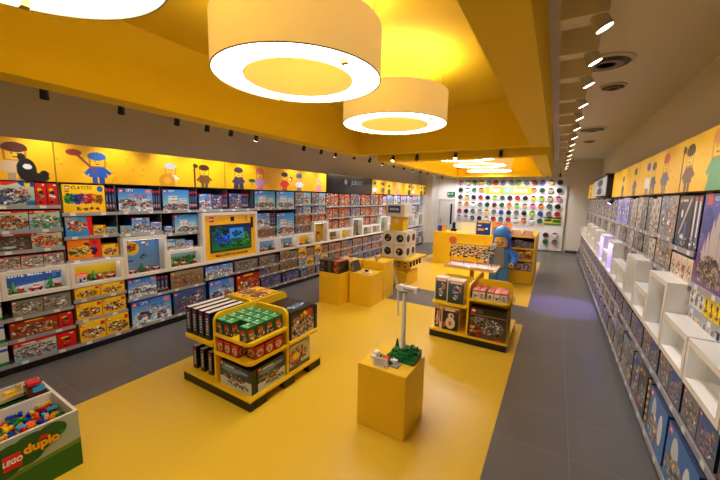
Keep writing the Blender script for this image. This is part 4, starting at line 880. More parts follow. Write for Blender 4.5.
MB().prism([(H_(Y0_), .0), (H_(Y1_), .0), (H_(Y1_), .20), (.55, .185), (.2, .15), (-.3, .10), (H_(Y0_), .08)], fx+.003, fx+.005, 'x').build('green_hill_print', tbl, t)
MB().prism([(-.3, .10), (.2, .15), (.55, .185), (H_(Y1_), .20), (H_(Y1_), .235), (.5, .21), (.1, .17), (-.3, .13)], fx+.005, fx+.006, 'x').build('light_hill_print', mat('light_hill', (.4, .5, .12), .45), t)
cl = MB(); 
for (cy, cz, ry, rz_) in ((.32, .30, .12, .09), (.43, .32, .12, .10), (.53, .35, .12, .09), (.64, .385, .085, .065), (.38, .26, .09, .07), (.5, .28, .09, .06), (.2, .30, .12, .09), (.1, .3, .1, .08)):
    pts = [(cy+ry*math.cos(2*PI*k/28), min(.455, cz+rz_*math.sin(2*PI*k/28))) for k in range(28)]; cl.prism(pts, fx+.006+.0000005*len(cl.m), fx+.007+.000001*len(cl.m), 'x')
cl.build('green_cloud_print', gG, t)
MB().box(fx+.010, fx+.013, SQ-.045, SQ+.045, .245, .35).build('brand_square', redm, t)
text('brand_lettering', 'LEGO', .046, whitem, t, (fx+.015, SQ, .30), RL, bold=.03, shear=.15, squash=.85)
text('sign_lettering', 'duplo', .085, mat('letter_gold', (.95, .65, .08), .4), t, (fx+.012, DQ, .335), RL, bold=.04, depth=.002)
MB().prism([(DQ-.02, .365), (DQ+.05, .365), (DQ+.03, .39), (DQ, .39)], fx+.009, fx+.0115, 'x').build('red_roof_mark', redm, t)
# loose bricks heaped in the bin
rg = random.Random(7); DB = {}
def duplo(lx, ly, col):
    k = (lx, ly, col)
    if k not in DB:
        mb = MB(); mb.box(-lx/2, lx/2, -ly/2, ly/2, 0, .03)
        for i in range(int(round(lx/.03))):
            for j in range(int(round(ly/.03))): mb.lathe([(.009, .03), (.009, .037)], 8, c=(-lx/2+.015+i*.03, -ly/2+.015+j*.03, 0))
        DB[k] = mb.mesh('toy_brick', PAL[col])
    return DB[k]
cols = [(1, 'yellow'), (2, 'blue'), (0, 'red'), (3, 'green'), (6, 'orange'), (9, 'sky blue'), (8, 'tan')]
wts = [0]*7+[1]*5+[2]*4+[3]*3+[4]*2+[5]*1+[6]*1
MB().box(W(-3.525), W(X1)-.025, H_(Y0_)+.03, H_(Y1_)-.03, .22, .34).build('brick_bed', PAL[2], t)
for zi, zz in enumerate((.342, .372)):
    for i in range(9):
        for j in range(19):
            yy = -.12+j*.0535
            if zi == 1 and (rg.random() < .6 or i == 8): continue
            px = -3.495+i*.0505+rg.uniform(-.01, .01); ci, cn = cols[rg.choice(wts)] if not (i < 5 and .2 < yy < .5 and rg.random() < .7) else cols[2]
            lx, ly = rg.choice([(.06, .06), (.06, .03), (.09, .03), (.03, .06)])
            o = link('toy_brick', duplo(lx, ly, ci), None, (px, yy, zz+rg.uniform(0, .006)), 0); o.rotation_euler = (rg.uniform(-.35, .35), rg.uniform(-.35, .35), rg.uniform(0, PI)); o.scale = (.75,)*3
            sz_ = {(.06, .06): 'square', (.06, .03): 'short', (.03, .06): 'short', (.09, .03): 'long'}[(lx, ly)]; reg = ('far', 'middle', 'near')[2 if j < 6 else 1 if j < 13 else 0]; rg2 = ('divider', 'middle', 'printed')[i//3]
            nm = f'{["lower", "upper"][zi]} {sz_} {cn} toy brick, {rg2} side, {reg} part of the play table bin'
            tag(o, nm, 'toy brick', f'{["lower", "upper"][zi]} {sz_} {cn} bricks, {rg2} side, {reg} part of the bin')
# models on the green half
t = empty('toy_boat', (-3.75, .60, .418), 'toy boat with cream hull and red-roofed cabin on green plate', 'toy boat')
mb = MB(); pts = [(-.055, -.22), (.055, -.22), (.065, 0), (.05, .16), (0, .23), (-.05, .16), (-.065, 0)]
mb.prism(pts, 0, .02, 'z'); mb.build('black_keel', PAL[5], t); MB().prism([(a*1.1, b_*1.03) for a, b_ in pts], .02, .05, 'z').build('hull', PAL[8], t)
MB().box(-.035, .035, -.12, 0, .05, .1).build('cabin', PAL[4], t); MB().box(-.045, .045, -.13, .01, .1, .115).build('red_roof', PAL[0], t); MB().box(-.02, .02, -.09, -.04, .115, .16).build('funnel', PAL[4], t); MB().box(-.025, .025, .05, .12, .05, .075).build('bow_brick', PAL[1], t); MB().box(-.015, .015, .12, .15, .05, .11).build('bow_post', PAL[8], t)
mb = MB(); mb.box(-.05, .05, -.06, .06, 0, .05, 10); mb.box(-.05, .05, -.06, -.03, .05, .11, 10); mb.box(-.045, .045, -.025, .05, .055, .1, 9); mb.box(-.05, .05, -.05, .03, .12, .145, 0); mb.box(-.05, -.03, .03, .055, .05, .12, 10)
tag(mb.build('toy_shed', PAL, loc=(-3.64, .81, .418)), 'small brown toy shed with red top by the table corner', 'toy house')
tag(MB().prism([(.06*math.cos(a*PI/8), .09*math.sin(a*PI/8)) for a in range(16)], 0, .02).prism([(.03*math.cos(a*PI/8), .05*math.sin(a*PI/8)) for a in range(16)], .02, .035, mi=1).build('toy_raft', [PAL[4], PAL[0]], loc=(-3.62, .42, .418)), 'small oval white toy raft on the green plate', 'toy boat')

# ================================================================== four-sided yellow floor stands
def rounded_panel(w0, w1, z0, z1, r):
    pts = [(w0, z0), (w1, z0)]
    for k in range(7): a = PI/2*k/6; pts.append((w1-r+r*math.cos(a), z1-r+r*math.sin(a)))
    for k in range(7): a = PI/2+PI/2*k/6; pts.append((w0+r+r*math.cos(a), z1-r+r*math.sin(a)))
    return pts
def stand(cx, cy, quads, label):
    t = empty('display_stand', (cx, cy, 0), label, 'display stand', 'four-sided yellow display stands'); h = .57
    MB().box(-h, h, -h, h, .10, .13).build('base_board', yellow, t, bevel=.006)
    MB().box(-h+.01, h-.01, -h+.01, -h+.06, .003, .1).build('skirt', black, t); MB().box(-h+.01, h-.01, h-.06, h-.01, .003, .1).build('skirt', black, t)
    for yy in (-.42, 0, .42):
        MB().box(h-.13, h-.01, yy-.08, yy+.08, .003, .1).build('foot', black, t); MB().box(-h+.01, -h+.13, yy-.08, yy+.08, .003, .1).build('foot', black, t)
    MB().prism(rounded_panel(-h+.03, h-.03, .13, .9, .09), -.014, .014, 'x').build('long_panel', yellow, t)
    MB().prism(rounded_panel(-h+.03, -.0145, .13, .9, .08), -.014, .014, 'y').prism(rounded_panel(.0145, h-.03, .13, .9, .08), -.014, .014, 'y').build('cross_panel', yellow, t)
    for sx, sy, zs in quads:
        for z in zs:
            r = .07; e_ = h-.015; pts = [(.016, .016), (e_, .016)]
            for k in range(7): a = PI/2*k/6; pts.append((e_-r+r*math.cos(a), e_-r+r*math.sin(a)))
            pts.append((.016, e_)); MB().prism([(p[0]*sx, p[1]*sy) for p in pts], z-.03, z).build('shelf', yellow, t)
    return t
S1 = (-2.99, 2.585); S2 = (-1.0, 5.38)
stand(*S1, [(1, -1, (.5, .7)), (-1, -1, (.56,)), (1, 1, (.5,)), (-1, 1, (.56,))], 'low yellow four-sided stand with green boxes, nearer of the two')
stand(*S2, [(1, -1, (.70,)), (-1, -1, (.56,)), (1, 1, (.56,)), (-1, 1, (.56,))], 'low yellow four-sided stand with white robot boxes, beyond the turbine')
def bx_at(st, x, y, z, w_, h_, d_, rz, label, grp, var=0, side=None, top=None, res=.006):
    return put_box(carton(st, w_, h_, d_, var, res, side, top), (x, y, z+.001), rz, label, grp)
cx, cy = S1
# front-right quadrant
bx_at('train', cx+.02+.255, cy-.47, .13, .49, .26, .07, 0, 'dark winter train set box on the base, facing the play table', 'train set boxes', 0)
bx_at('train', cx+.46, cy-.225, .13, .40, .26, .12, PI/2, 'dark winter train set box on the base, facing the turbine pedestal', 'train set boxes', 1)
for j in range(3):
    for i in range(3):
        bx_at('redmini', cx+.08+i*.115+(.02 if j else 0), cy-.47+j*.14, .5, .105, .13, .12, 0, f'small red face box on the middle shelf, {ORD[j]} row, {ORD[i]} from left', 'small red boxes on the stand', i, 'redmini')
for j in range(3):
    bx_at('redmini', cx+.47, cy-.40+j*.13, .5, .12, .13, .13, PI/2, f'small red face box on the right edge of the middle shelf, {ORD[j]} from the front', 'small red boxes on the stand', j, 'redmini')
for i in range(4):
    for j in range(4):
        if i == 2 and j == 0: continue
        bx_at('green', cx+.085+i*.122, cy-.475+j*.122, .7, .115, .15, .115, 0, f'small green box on the top shelf, {ORD[j]} row, {ORD[i]} from left', 'small green boxes on the stand', (i+j) % 3, 'green', 'greentop')
# front-left quadrant: books with spines to the front
for i in range(4): bx_at('booknight', cx-.50+i*.115, cy-.28, .56, .095, .31, .46, 0, f'tall set box with white top on the left shelf, {ORD[i]} from left', 'tall boxes with white tops', i, None, 'booktop')
for i in range(3): bx_at('booknight', cx-.46+i*.14, cy-.28, .13, .07, .27, .40, 0, f'tall dark set box on the lower left base, {ORD[i]} from left', 'dark boxes on the stand base', i)
# back-right quadrant
bx_at('blackset', cx+.30, cy+.27, .5, .42, .33, .44, PI/2, 'large black-topped set box with pale blue lettering, right shelf', 'large boxes on the stand', 0, None, 'blacktop')
bx_at('spine', cx+.30, cy+.52, .5, .44, .3, .05, 0, 'narrow black box behind the large black-topped box', 'large boxes on the stand', 3)
for i in range(2): bx_at('comic', cx+.44-i*.2, cy+.22, .13, .36, .30, .16, PI/2, ['white and yellow comic figure box on the base, outer one', 'white and yellow comic figure box on the base, inner one'][i], 'comic boxes on the stand', i, None, None)
# back-left quadrant
for i in range(2): bx_at('yellowset', cx-.16-i*.22, cy+.26, .56, .19, .33, .42, 0, ['yellow-green topped box behind the yellow cross panel, right one', 'yellow-green topped box behind the yellow cross panel, left one'][i], 'boxes on the back shelf of the stand', i, None, 'yellowset')
cx, cy = S2
bx_at('bigship', cx+.285, cy-.46, .13, .5, .45, .18, 0, ST['bigship'][0]+', lower right of the far stand', 'boxes on the far stand')
n = 0
for j in range(3):
    for i, xo in enumerate((.085, .175, .29, .38, .47)):
        bx_at('whitered', cx+xo, cy-.45+j*.12, .70, .085, .13, .11, 0, f'small white and red box, {ORD[j]} row, {ORD[i]} from left, far stand', 'small white and red boxes', (i+j) % 3, 'whitered', 'redmini' if False else None)
bx_at('robot', cx-.28, cy-.44, .13, .30, .37, .14, 0, 'box picturing a round white robot, lower left of the far stand', 'robot boxes', 0)
bx_at('robot', cx-.48, cy-.36, .13, .08, .36, .2, 0, 'white box edge beside the round robot box, lower shelf', 'robot boxes', 1)
bx_at('robotblue', cx-.21, cy-.40, .56, .26, .36, .18, 0, 'box picturing a white robot by water, upper left of far stand', 'robot boxes', 0)
bx_at('robotblue', cx-.45, cy-.34, .56, .2, .36, .18, 0, 'white-edged robot box behind and left of the water picture box', 'robot boxes', 1)
for i in range(3): bx_at('whitered', cx+.1+i*.16, cy+.2, .56, .14, .22, .2, 0, f'white and red box on the back shelf of the far stand, {ORD[i]} from left', 'boxes on the back shelf of the far stand', i, 'whitered')
for i in range(2): bx_at('redmini', cx-.15-i*.2, cy+.2, .56, .18, .18, .2, 0, f'pink-red box under the keyring rack, {ORD[i]} from right', 'boxes on the back shelf of the far stand', i)

# keyring rack on the far stand
t = empty('keyring_rack', (-1.17, 5.80, .56), 'clear tray rack of hanging keyrings on the far stand', 'keyring rack')
MB().box(-.03, .03, -.03, .03, 0, .42).build('post', yellow, t); MB().box(-.42, .42, -.3, .3, .42, .44).build('tray_board', yellow, t)
pk = mat('clear_pink_tray', (.9, .74, .68), .3)
for i in range(2): MB().box(-.41+i*.42, -.01+i*.4, -.29, .20, .44, .445).box(-.41+i*.42, -.01+i*.4, -.295, -.29, .44, .47).box(-.41+i*.42, -.01+i*.4, .2, .205, .44, .47).build('tray', pk, t)
wf = MB()
for x in (-.38, -.15, .08, .31): wf.tube((x, 0, .44), (x, 0, .80), .006, n=6)
wf.tube((-.38, 0, .80), (.31, 0, .80), .006, n=6); wf.tube((-.38, 0, .72), (.31, 0, .72), .006, n=6); wf.build('wire_frame', steel, t)
MB().lathe([(.07, -.01), (.07, .01)], 20, 'y', (-.36, 0, .86)).build('orange_sign_disc', mat('sign_orange', (.9, .45, .2), .5), t)
rg = random.Random(3); KR = []
for ci in range(5):
    mb = MB(); mb.tube((0, 0, 0), (0, -.01, -.04), .004, n=6, mi=7); mb.box(-.016, .016, -.022, -.004, -.10, -.07, ci_ := [5, 4, 0, 8, 5][ci]); mb.box(-.02, .02, -.022, -.004, -.07, -.055, [4, 5, 4, 5, 8][ci]); mb.lathe([(.012, -.055), (.012, -.035)], 10, c=(0, -.013, 0), mi=[8, 4, 1, 4, 5][ci]); KR.append(mb.mesh('keyring', PAL))
nk = 0
for z in (.80, .74, .68):
    for i in range(16):
        x = -.36+i*.044+(.02 if z == .74 else 0); kk = (i+int(z*50)) % 5
        o = link('keyring', KR[kk], None, (-1.17+x+rg.uniform(-.012, .012), 5.80-.02-(.8-z)*.5, .58+z+rg.uniform(-.01, .01)), 0)
        tag(o, f'tiny hanging keyring figure, {ORD[i]} from left, {["upper", "middle", "lower"][[.80, .74, .68].index(z)]} row of the wire rack', 'keyring', 'keyrings on the wire rack')

# ================================================================== turbine pedestal
tag(MB().box(-1.47, -.985, 2.475, 2.95, .003, .61).build('pedestal', mat('yellow_pedestal', (.93, .76, .14), .32), bevel=.004), 'plain yellow box pedestal carrying the wind turbine model', 'pedestal')
t = empty('wind_turbine_model', (-1.16, 2.79, .611), 'white brick wind turbine model on a green hill, on the pedestal', 'brick model')
rg = random.Random(11); hb = MB()
for i in range(9):
    for j in range(7):
        x = -.15+i*.036; y = -.12+j*.036; q = max(0, 1-((x-.04)/.19)**2-((y-.03)/.15)**2); n_ = int(q*4+rg.random()*.9)
        if n_ > 0: brick(hb, x, y, 0, .036, .036, .026*n_, 0, True)
hb.build('green_hill', mat('hill_green', (.05, .42, .2), .35), t)
for (x, y, z) in ((-.09, .08, .05), (.1, -.02, .07), (.13, .06, .03), (-.03, .1, .07)):
    mb = MB()
    for k in range(3): mb.lathe([(.028-.006*k, z+k*.028), (.004, z+.04+k*.028)], 8, c=(x, y, 0))
    mb.build('pine_tree', mat('tree_green', (.03, .35, .15), .4), t)
MB().tube((.0, 0, .08), (.0, 0, .66), .026, .017, 20).build('tower', PAL[4], t, smooth=True)
nc = MB().box(-.055, .135, -.03, .03, .665, .72).build('nacelle', PAL[4], t, bevel=.006)
text('nacelle_lettering', 'Vestas', .04, mat('letter_blue', (.15, .3, .55), .5), nc, (.05, -.032, .69), (PI/2, 0, 0), depth=.001)
MB().box(-.03, .03, -.022, .022, .655, .665).build('black_collar', black, t)
rot = MB().lathe([(.022, -.085), (.026, -.07), (.026, -.055)], 16, 'x', (0, 0, .695)).build('hub', PAL[4], t)
for (dy, dz) in ((-.14, .26), (.02, -.29), (.25, -.02)):
    L_ = math.hypot(dy, dz); d_ = Vector((0, dy, dz)).normalized(); q = Vector((0, -d_.z, d_.y)); tip = 0; o0 = Vector((-.07, 0, .695))
    p = [o0-q*.008, o0+q*.008, o0+d_*L_*.25+q*.02, o0+d_*L_+q*.004+Vector((tip, 0, 0)), o0+d_*L_-q*.004+Vector((tip, 0, 0)), o0+d_*L_*.25-q*.012]
    mb = MB(); th_ = Vector((.006, 0, 0)); mb.add([v-th_ for v in p]+[v+th_ for v in p], [(0, 1, 2, 3, 4, 5), (11, 10, 9, 8, 7, 6)]+[(k, (k+1) % 6, 6+(k+1) % 6, 6+k) for k in range(6)]); mb.build('blade', PAL[4], rot)
mb = MB(); mb.box(-.09, .09, -.05, .05, 0, .012, 7); brick(mb, -.05, 0, .012, .06, .05, .03, 0); brick(mb, .03, .02, .012, .05, .04, .03, 4); mb.box(-.02, .02, -.04, -.01, .012, .03, 5); mb.prism([(-.03, .042), (.03, .042), (0, .07)], -.08, -.02, 'x', 0)
tag(mb.build('brick_cottage_model', PAL, loc=(-1.20, 2.62, .611)), 'tiny red and white brick cottage in front of the turbine hill', 'brick model')
mb = mcar(4); tag(mb.build('brick_car_model', PAL, loc=(-1.37, 2.66, .611)), 'white brick car with dark stripes on the pedestal corner', 'brick model').rotation_euler = (0, 0, 1.25)
bpy.context.view_layer.objects
mb = MB().prism([(0, 0), (.05, 0), (.012, .085), (.006, .085)], -.07, .07, 'x'); cd_ = mb.build('info_card', tagm, loc=(-1.26, 2.515, .611)); tag(cd_, 'white tilted information card at the front of the pedestal', 'card'); cd_.rotation_euler = (0, 0, .05)
gy = mat('printed_text_grey', (.55, .55, .57), .6)
for k in range(4): 
    z = .065-k*.014; MB().box(-.05, .05-.02*(k % 2), (z-.003)*.0, .0008, z, z+.003).build('text_line', gy, cd_, loc=(0, z*.07-.001, 0))
MB().box(.04, .055, 0, .0008, .01, .022).build('red_mark', redm, cd_, loc=(0, .0005, 0))

# ================================================================== yellow cubes with boxes beyond the stand
cub = mat('yellow_cube', (.93, .75, .10), .4)
tag(MB().box(-4.0, -3.5, 5.13, 5.62, .003, .64).build('display_cube', cub, bevel=.004), 'plain yellow cube carrying the stacked dark figure boxes', 'display cube', 'yellow display cubes')
tag(MB().box(-3.46, -2.96, 5.42, 5.93, .003, .64).build('display_cube', cub, bevel=.004), 'plain yellow cube in front right of the stacked-box cube', 'display cube', 'yellow display cubes')
tag(MB().box(-4.0, -3.5, 5.66, 6.13, .003, .80).build('display_cube', cub, bevel=.004), 'taller yellow cube behind the stacked dark figure boxes', 'display cube', 'yellow display cubes')
tag(MB().box(-3.46, -2.96, 5.97, 6.45, .003, .80).build('display_cube', cub, bevel=.004), 'taller yellow cube behind the front right cube', 'display cube', 'yellow display cubes')
for k in range(2):
    for i in range(3):
        st = 'armor' if i < 2 else 'armororange'
        bx_at(st, -3.93+i*.165, 5.32, .64+k*.125, .15, .12, .34, 0, f'{ST[st][0]}, {["lower", "upper"][k]} layer, {ORD[i]} from left', 'dark figure boxes stacked on the cube', i, None, None)
bx_at('heroes', -3.39, 5.60, .64, .06, .22, .26, .0, 'thin grey box leaning on the front right cube', 'boxes on the cubes', 0).rotation_euler = (0, -.35, .0)
mb = MB()
tag(MB().box(-.09, .09, -.06, .06, 0, .03, 4).box(-.05, .01, -.03, .03, .03, .06, 5).box(.03, .07, -.03, .03, .03, .055, 4).build('brick_vehicle_model', PAL, loc=(-3.12, 5.56, .642)), 'small white and black brick vehicle on the front right cube', 'brick model')
mb = MB(); mb.lathe([(.02, 0), (.02, .03), (.05, .03), (.05, .1), (.02, .13)], 14, mi=8); mb.box(-.06, .06, -.012, .012, .05, .08, 7); mb.lathe([(.03, .13), (.03, .17)], 12, mi=10)
tag(mb.build('brick_droid_model', PAL, loc=(-3.2, 6.1, .802)), 'small brown brick creature on the taller right cube', 'brick model')
tag(MB().box(-.1, .1, -.05, .05, 0, .04, 4).box(-.02, .05, -.03, .03, .04, .07, 0).build('brick_plane_model', PAL, loc=(-3.75, 5.9, .802)), 'small white and red brick craft on the taller left cube', 'brick model')

# ================================================================== table with white porthole cubes
t = empty('porthole_table', (-3.34, 7.55, 0), 'yellow square table with pegs carrying the white porthole cubes', 'display table')
MB().box(-.36, .36, -.30, .42, .003, .33).build('plinth', cub, t); MB().box(-.22, .22, -.16, .28, .33, .65).build('core', cub, t); MB().box(-.46, .50, -.45, .62, .65, .68).build('table_top', yellow, t)
rg = random.Random(5); mb0 = MB(); mb0.tube((0, 0, 0), (0, 0, -.05), .004, n=6, mi=7); mb0.box(-.03, .03, -.02, .02, -.17, -.05, 10); mb0.box(-.02, .02, -.022, .018, -.12, -.08, 8); hm = mb0.mesh('hanging_bag', PAL)
for i in range(5):
    tag(link('hanging_bag', hm, None, (-3.34-.34+i*.17, 7.55-.36, .648)), f'small brown pouch hung under the porthole table front, {ORD[i]} from left', 'pouch', 'pouches under the porthole table')
for i in range(4):
    tag(link('hanging_bag', hm, None, (-3.34+.42, 7.55-.2+i*.2, .648), PI/2), f'small brown pouch hung under the porthole table right side, {ORD[i]} from front', 'pouch', 'pouches under the porthole table')
pm = mat('porthole_interior', (.1, .09, .09), .5); rim = mat('porthole_rim', (.7, .68, .66), .3)
for k in range(2):
    for i in range(2):
        for j in range(2):
            c_ = empty('porthole_cube', (-3.35-.15+i*.32, 7.55+(-.18+j*.34), .68+k*.325), f'white cube with round portholes, {["lower", "upper"][k]} tier, {["left", "right"][i]}, {["front", "back"][j]}', 'porthole cube', 'white porthole cubes')
            ww = .155; MB().box(-ww, ww, -ww, ww, .001, .32).build('cube_body', white, c_, bevel=.012)
            if j == 0:
                MB().lathe([(.085, -ww-.006), (.095, -ww-.001), (.095, -ww+.002)], 28, 'y', (0, 0, .16)).build('front_porthole', pm, c_); 
                m_ = MB(); rr = random.Random(i+k*2)
                for q in range(7): m_.box(x_ := rr.uniform(-.06, .03), x_+.035, -ww-.012, -ww-.004, z_ := .16+rr.uniform(-.07, .03), z_+.03, rr.choice([8, 5, 10, 7]))
                m_.build('model_inside', PAL, c_)
            if i == 1:
                MB().lathe([(.085, ww+.006), (.095, ww+.001), (.095, ww-.002)], 28, 'x', (0, 0, .16)).build('side_porthole', pm, c_)
t = empty('sign_tower', (-3.37, 7.56, 1.326), 'yellow sign tower topped by a white box with blue sign', 'sign tower')
MB().box(-.17, .17, -.15, .16, .001, .36).build('yellow_core', yellow, t); MB().box(-.26, .25, -.24, .25, .36, .42).build('white_slab', white, t); MB().box(-.25, .24, -.23, .24, .42, .66).build('sign_box', white, t)
MB().box(-.2, .13, -.236, -.231, .45, .62).build('blue_sign', mat('sign_blue', (.05, .25, .65), .4), t); text('sign_text', 'BRICKS', .075, whitem, t, (-.035, -.238, .535), (PI/2, 0, 0), bold=.03)
for i in range(3): MB().box(-.15+i*.11, -.07+i*.11, -.158, -.151, .2, .3).build('pinned_card', [yellow, white, mat('pinned_orange', (.9, .6, .2), .5)][i], t)

# ================================================================== till counter
t = empty('till_counter', (-2.3, 10.9, 0), 'long plain yellow till counter before the wall of brick tubs', 'counter')
MB().box(-1.17, -.46, -.25, .6, .003, 1.05).build('raised_end', cub, t, bevel=.004); MB().box(-.455, .93, -.2, .5, .003, 1.0).build('counter_body', cub, t); MB().box(-.455, .94, -.22, .52, 1.0, 1.03).build('counter_top', yellow, t)
mb = MB(); mb.box(-.26, .26, -.1, .1, 0, .05).box(-.26, .26, .08, .1, .05, .36).box(-.26, -.24, -.1, .08, .05, .3).box(.24, .26, -.1, .08, .05, .3); 
tag(mb.build('cream_tray_box', mat('cream_plastic', (.88, .82, .68), .4), loc=(-2.42, 10.95, 1.031)), 'cream open-fronted tray box on the till counter', 'tray box')
tag(MB().box(-.09, .09, -.06, .06, 0, .08).box(-.05, .05, -.01, .01, .08, .30).build('till_monitor', blackp, loc=(-2.95, 11.2, 1.051)), 'black till monitor behind the raised counter end', 'monitor')
def pic(w_, h_, fn, loc, lb, cat, rz=0, nm='picture_board', d_=.03):
    a = Art(w_, h_, .008); fn(a, random.Random(3)); V, F, CO = [], [], []; add_grid(V, F, CO, a, Vector((-w_/2, -d_/2, h_)), Vector((w_, 0, 0)), Vector((0, 0, -h_)))
    o = tag(link(nm, art_mesh(nm, V, F, CO, PRINT), None, loc, rz), lb, cat); MB().box(-w_/2, w_/2, -d_/2+.001, d_/2, 0, h_).build('board', darkm, o); return o
def p_blue(c, r): c.fill((.1, .25, .6), (.08, .2, .5)); c.rect(.1, .02, .95, .14, (.9, .75, .2)); c.rect(.1, .3, .35, .36, W_); c.rect(.1, .55, .55, .7, (.85, .6, .15)); c.rect(.65, .5, .8, .6, W_)
def p_orange(c, r): c.fill((.92, .6, .35), (.75, .5, .35)); c.pile(r, .5, .55, .4, .25, [(.5, .35, .25), TN, DG, (.9, .7, .5)], 60, .08); c.rect(.2, .05, .8, .15, (.9, .35, .2))
def p_by(c, r): c.fill((.9, .65, .1)); c.rect(.05, .05, .5, .95, (.1, .25, .7))
pic(.42, .44, p_blue, (-1.93, 10.85, 1.031), 'blue picture board with yellow heading on the counter', 'picture board')
pic(.56, .42, p_orange, (-1.40, 10.85, 1.031), 'orange-brown picture board on the counter, right of the blue one', 'picture board')
pic(.3, .2, p_by, (-3.25, 10.85, 1.051), 'small blue and yellow board on the raised counter end', 'picture board')

# ================================================================== yellow shelf unit beside the statue
t = empty('shelf_unit', (-.86, 10.2, 0), 'yellow open shelf unit with drawers beside the blue statue', 'shelf unit'); hx = .48
MB().box(-hx, -hx+.03, -1.0, 1.0, .003, 1.2).box(hx-.03, hx, -1.0, 1.0, .003, 1.2).box(-hx+.03, hx-.03, .97, 1.0, .003, 1.2).build('carcass', cub, t); MB().box(-hx, hx, -1.0, 1.0, 1.2, 1.23).build('unit_top', yellow, t)
for z in (.34, .63, .93): MB().box(-hx+.03, hx-.03, -1.0, .2, z-.03, z).box(-hx+.03, hx-.03, -1.01, -1.0, z-.035, z+.01).build('shelf', cub, t)
MB().box(-hx+.035, hx-.035, -1.0, -.98, .02, .30).build('drawer', yellow, t)
MB().box(-hx+.03, hx-.03, .2, .23, .3, 1.2).build('back_board', mat('unit_back', (.4, .27, .08), .6), t)
for k, (z, hgt, st, n_) in enumerate(((.34, .22, 'comic', 5), (.63, .24, 'yellowset', 5), (.93, .19, 'heroes', 4))):
    for i in range(n_):
        w_ = .88/n_
        bx_at(st, -.86-.44+w_*(i+.5), 10.2-.87, z, w_-.02, hgt-(.03 if i % 2 else 0), .2, 0, f'{ST[st][0]}, {ORD[i]} from left, {["lower", "middle", "upper"][k]} shelf of the yellow unit', 'boxes in the yellow shelf unit', i % 3, res=.011)
for i in range(3):
    o = empty('clear_part_tray', (-1.14+i*.28, 9.45, 1.231), f'clear tray of pink and white pieces on the yellow unit, {ORD[i]} from left', 'tray', 'clear trays on the shelf unit')
    MB().box(-.12, .12, -.18, .18, 0, .005).box(-.12, .12, -.18, -.175, .005, .07).box(-.12, .12, .175, .18, .005, .12).box(-.12, -.115, -.175, .175, .005, .09).box(.115, .12, -.175, .175, .005, .09).build('tray', pk, o)
    m_ = MB(); rr = random.Random(i)
    for q in range(22): m_.box(x_ := rr.uniform(-.1, .07), x_+.03, y_ := rr.uniform(-.16, .13), y_+.03, .005, .02+rr.random()*.03, rr.choice([0, 4, 4, 5, 8]))
    m_.build('loose_pieces', PAL, o)['kind'] = 'stuff'

# ================================================================== big blue costumed brick-figure statue
t = empty('figure_statue', (-1.14, 8.95, .003), 'large blue hooded toy-figure statue with grey belly standing by the yellow unit', 'statue')
bl = mat('statue_blue', (.22, .52, .8), .4); gb = mat('statue_grey', (.55, .56, .6), .4); ye = mat('statue_yellow', (.95, .72, .12), .35)
MB().box(-.22, -.01, -.14, .14, 0, .42).box(-.22, -.01, -.22, -.14, 0, .1).build('left_leg', bl, t, bevel=.02); MB().box(.01, .22, -.14, .14, 0, .42).box(.01, .22, -.22, -.14, 0, .1).build('right_leg', bl, t, bevel=.02)
MB().prism([(-.25, .42), (.25, .42), (.19, .93), (-.19, .93)], -.14, .14, 'y').build('torso', bl, t, bevel=.02)
MB().prism([(-.13, .44), (.13, .44), (.1, .96), (-.1, .96)], -.165, -.141, 'y').build('grey_belly', gb, t)
for s_, nm in ((-1, 'left_arm'), (1, 'right_arm')):
    ar = MB().tube((s_*.2, 0, .86), (s_*.33, -.06, .66), .075, .065, 14).tube((s_*.33, -.06, .66), (s_*.3, -.2, .55), .065, .055, 14).ball((s_*.33, -.06, .66), .067, .067, .067).ball((s_*.2, 0, .86), .078, .078, .078).build(nm, bl, t, smooth=True)
    MB().lathe([(.035, -.03), (.055, -.03), (.055, .03), (.035, .03), (.035, -.03)], 16, 'y', (s_*.3, -.25, .54), cap=False).build('hand', ye, ar)
MB().prism([(.24, .75), (.42, .55), (.44, .78), (.3, .9)], -.02, .03, 'y').build('fin', bl, t)
MB().lathe([(.12, .95), (.155, .97), (.155, 1.2), (.12, 1.23)], 28).build('head', ye, t, smooth=True)
hd = MB(); hd.lathe([(.2, 1.16), (.22, 1.24), (.2, 1.36), (.12, 1.46), (.01, 1.5)], 24, c=(0, .07, 0)); hd.box(-.21, .21, .06, .24, .93, 1.2); hd.build('hood', bl, t, smooth=True, bevel=0)
MB().prism([(.0, 1.40), (.2, 1.40), (.26, 1.58)], -.02, .02, 'x').build('dorsal_fin', bl, t)
th = MB(); 
for k in range(8): a0 = -.9+k*.23-PI/2; th.add([(.2*math.cos(a0), .04+.2*math.sin(a0), 1.13), (.2*math.cos(a0+.2), .04+.2*math.sin(a0+.2), 1.13), (.195*math.cos(a0+.1), .03+.2*math.sin(a0+.1), 1.07)], [(0, 1, 2), (2, 1, 0)])
th.build('hood_teeth', PAL[4], t)
for s_ in (-1, 1): MB().ball((s_*.06, -.15, 1.08), .018, .01, .02).build('eye', black, t)
MB().box(-.05, .05, -.158, -.148, 1.005, 1.02).build('mouth', black, t)
MB().lathe([(.07, -.05), (.085, .0), (.085, .06), (.08, .06), (.065, .0)], 20, c=(-.15, -.24, .98)).tube((-.15, -.24, .93), (-.27, -.24, .56), .03, .03, 10).build('held_white_horn', PAL[4], t, smooth=True)

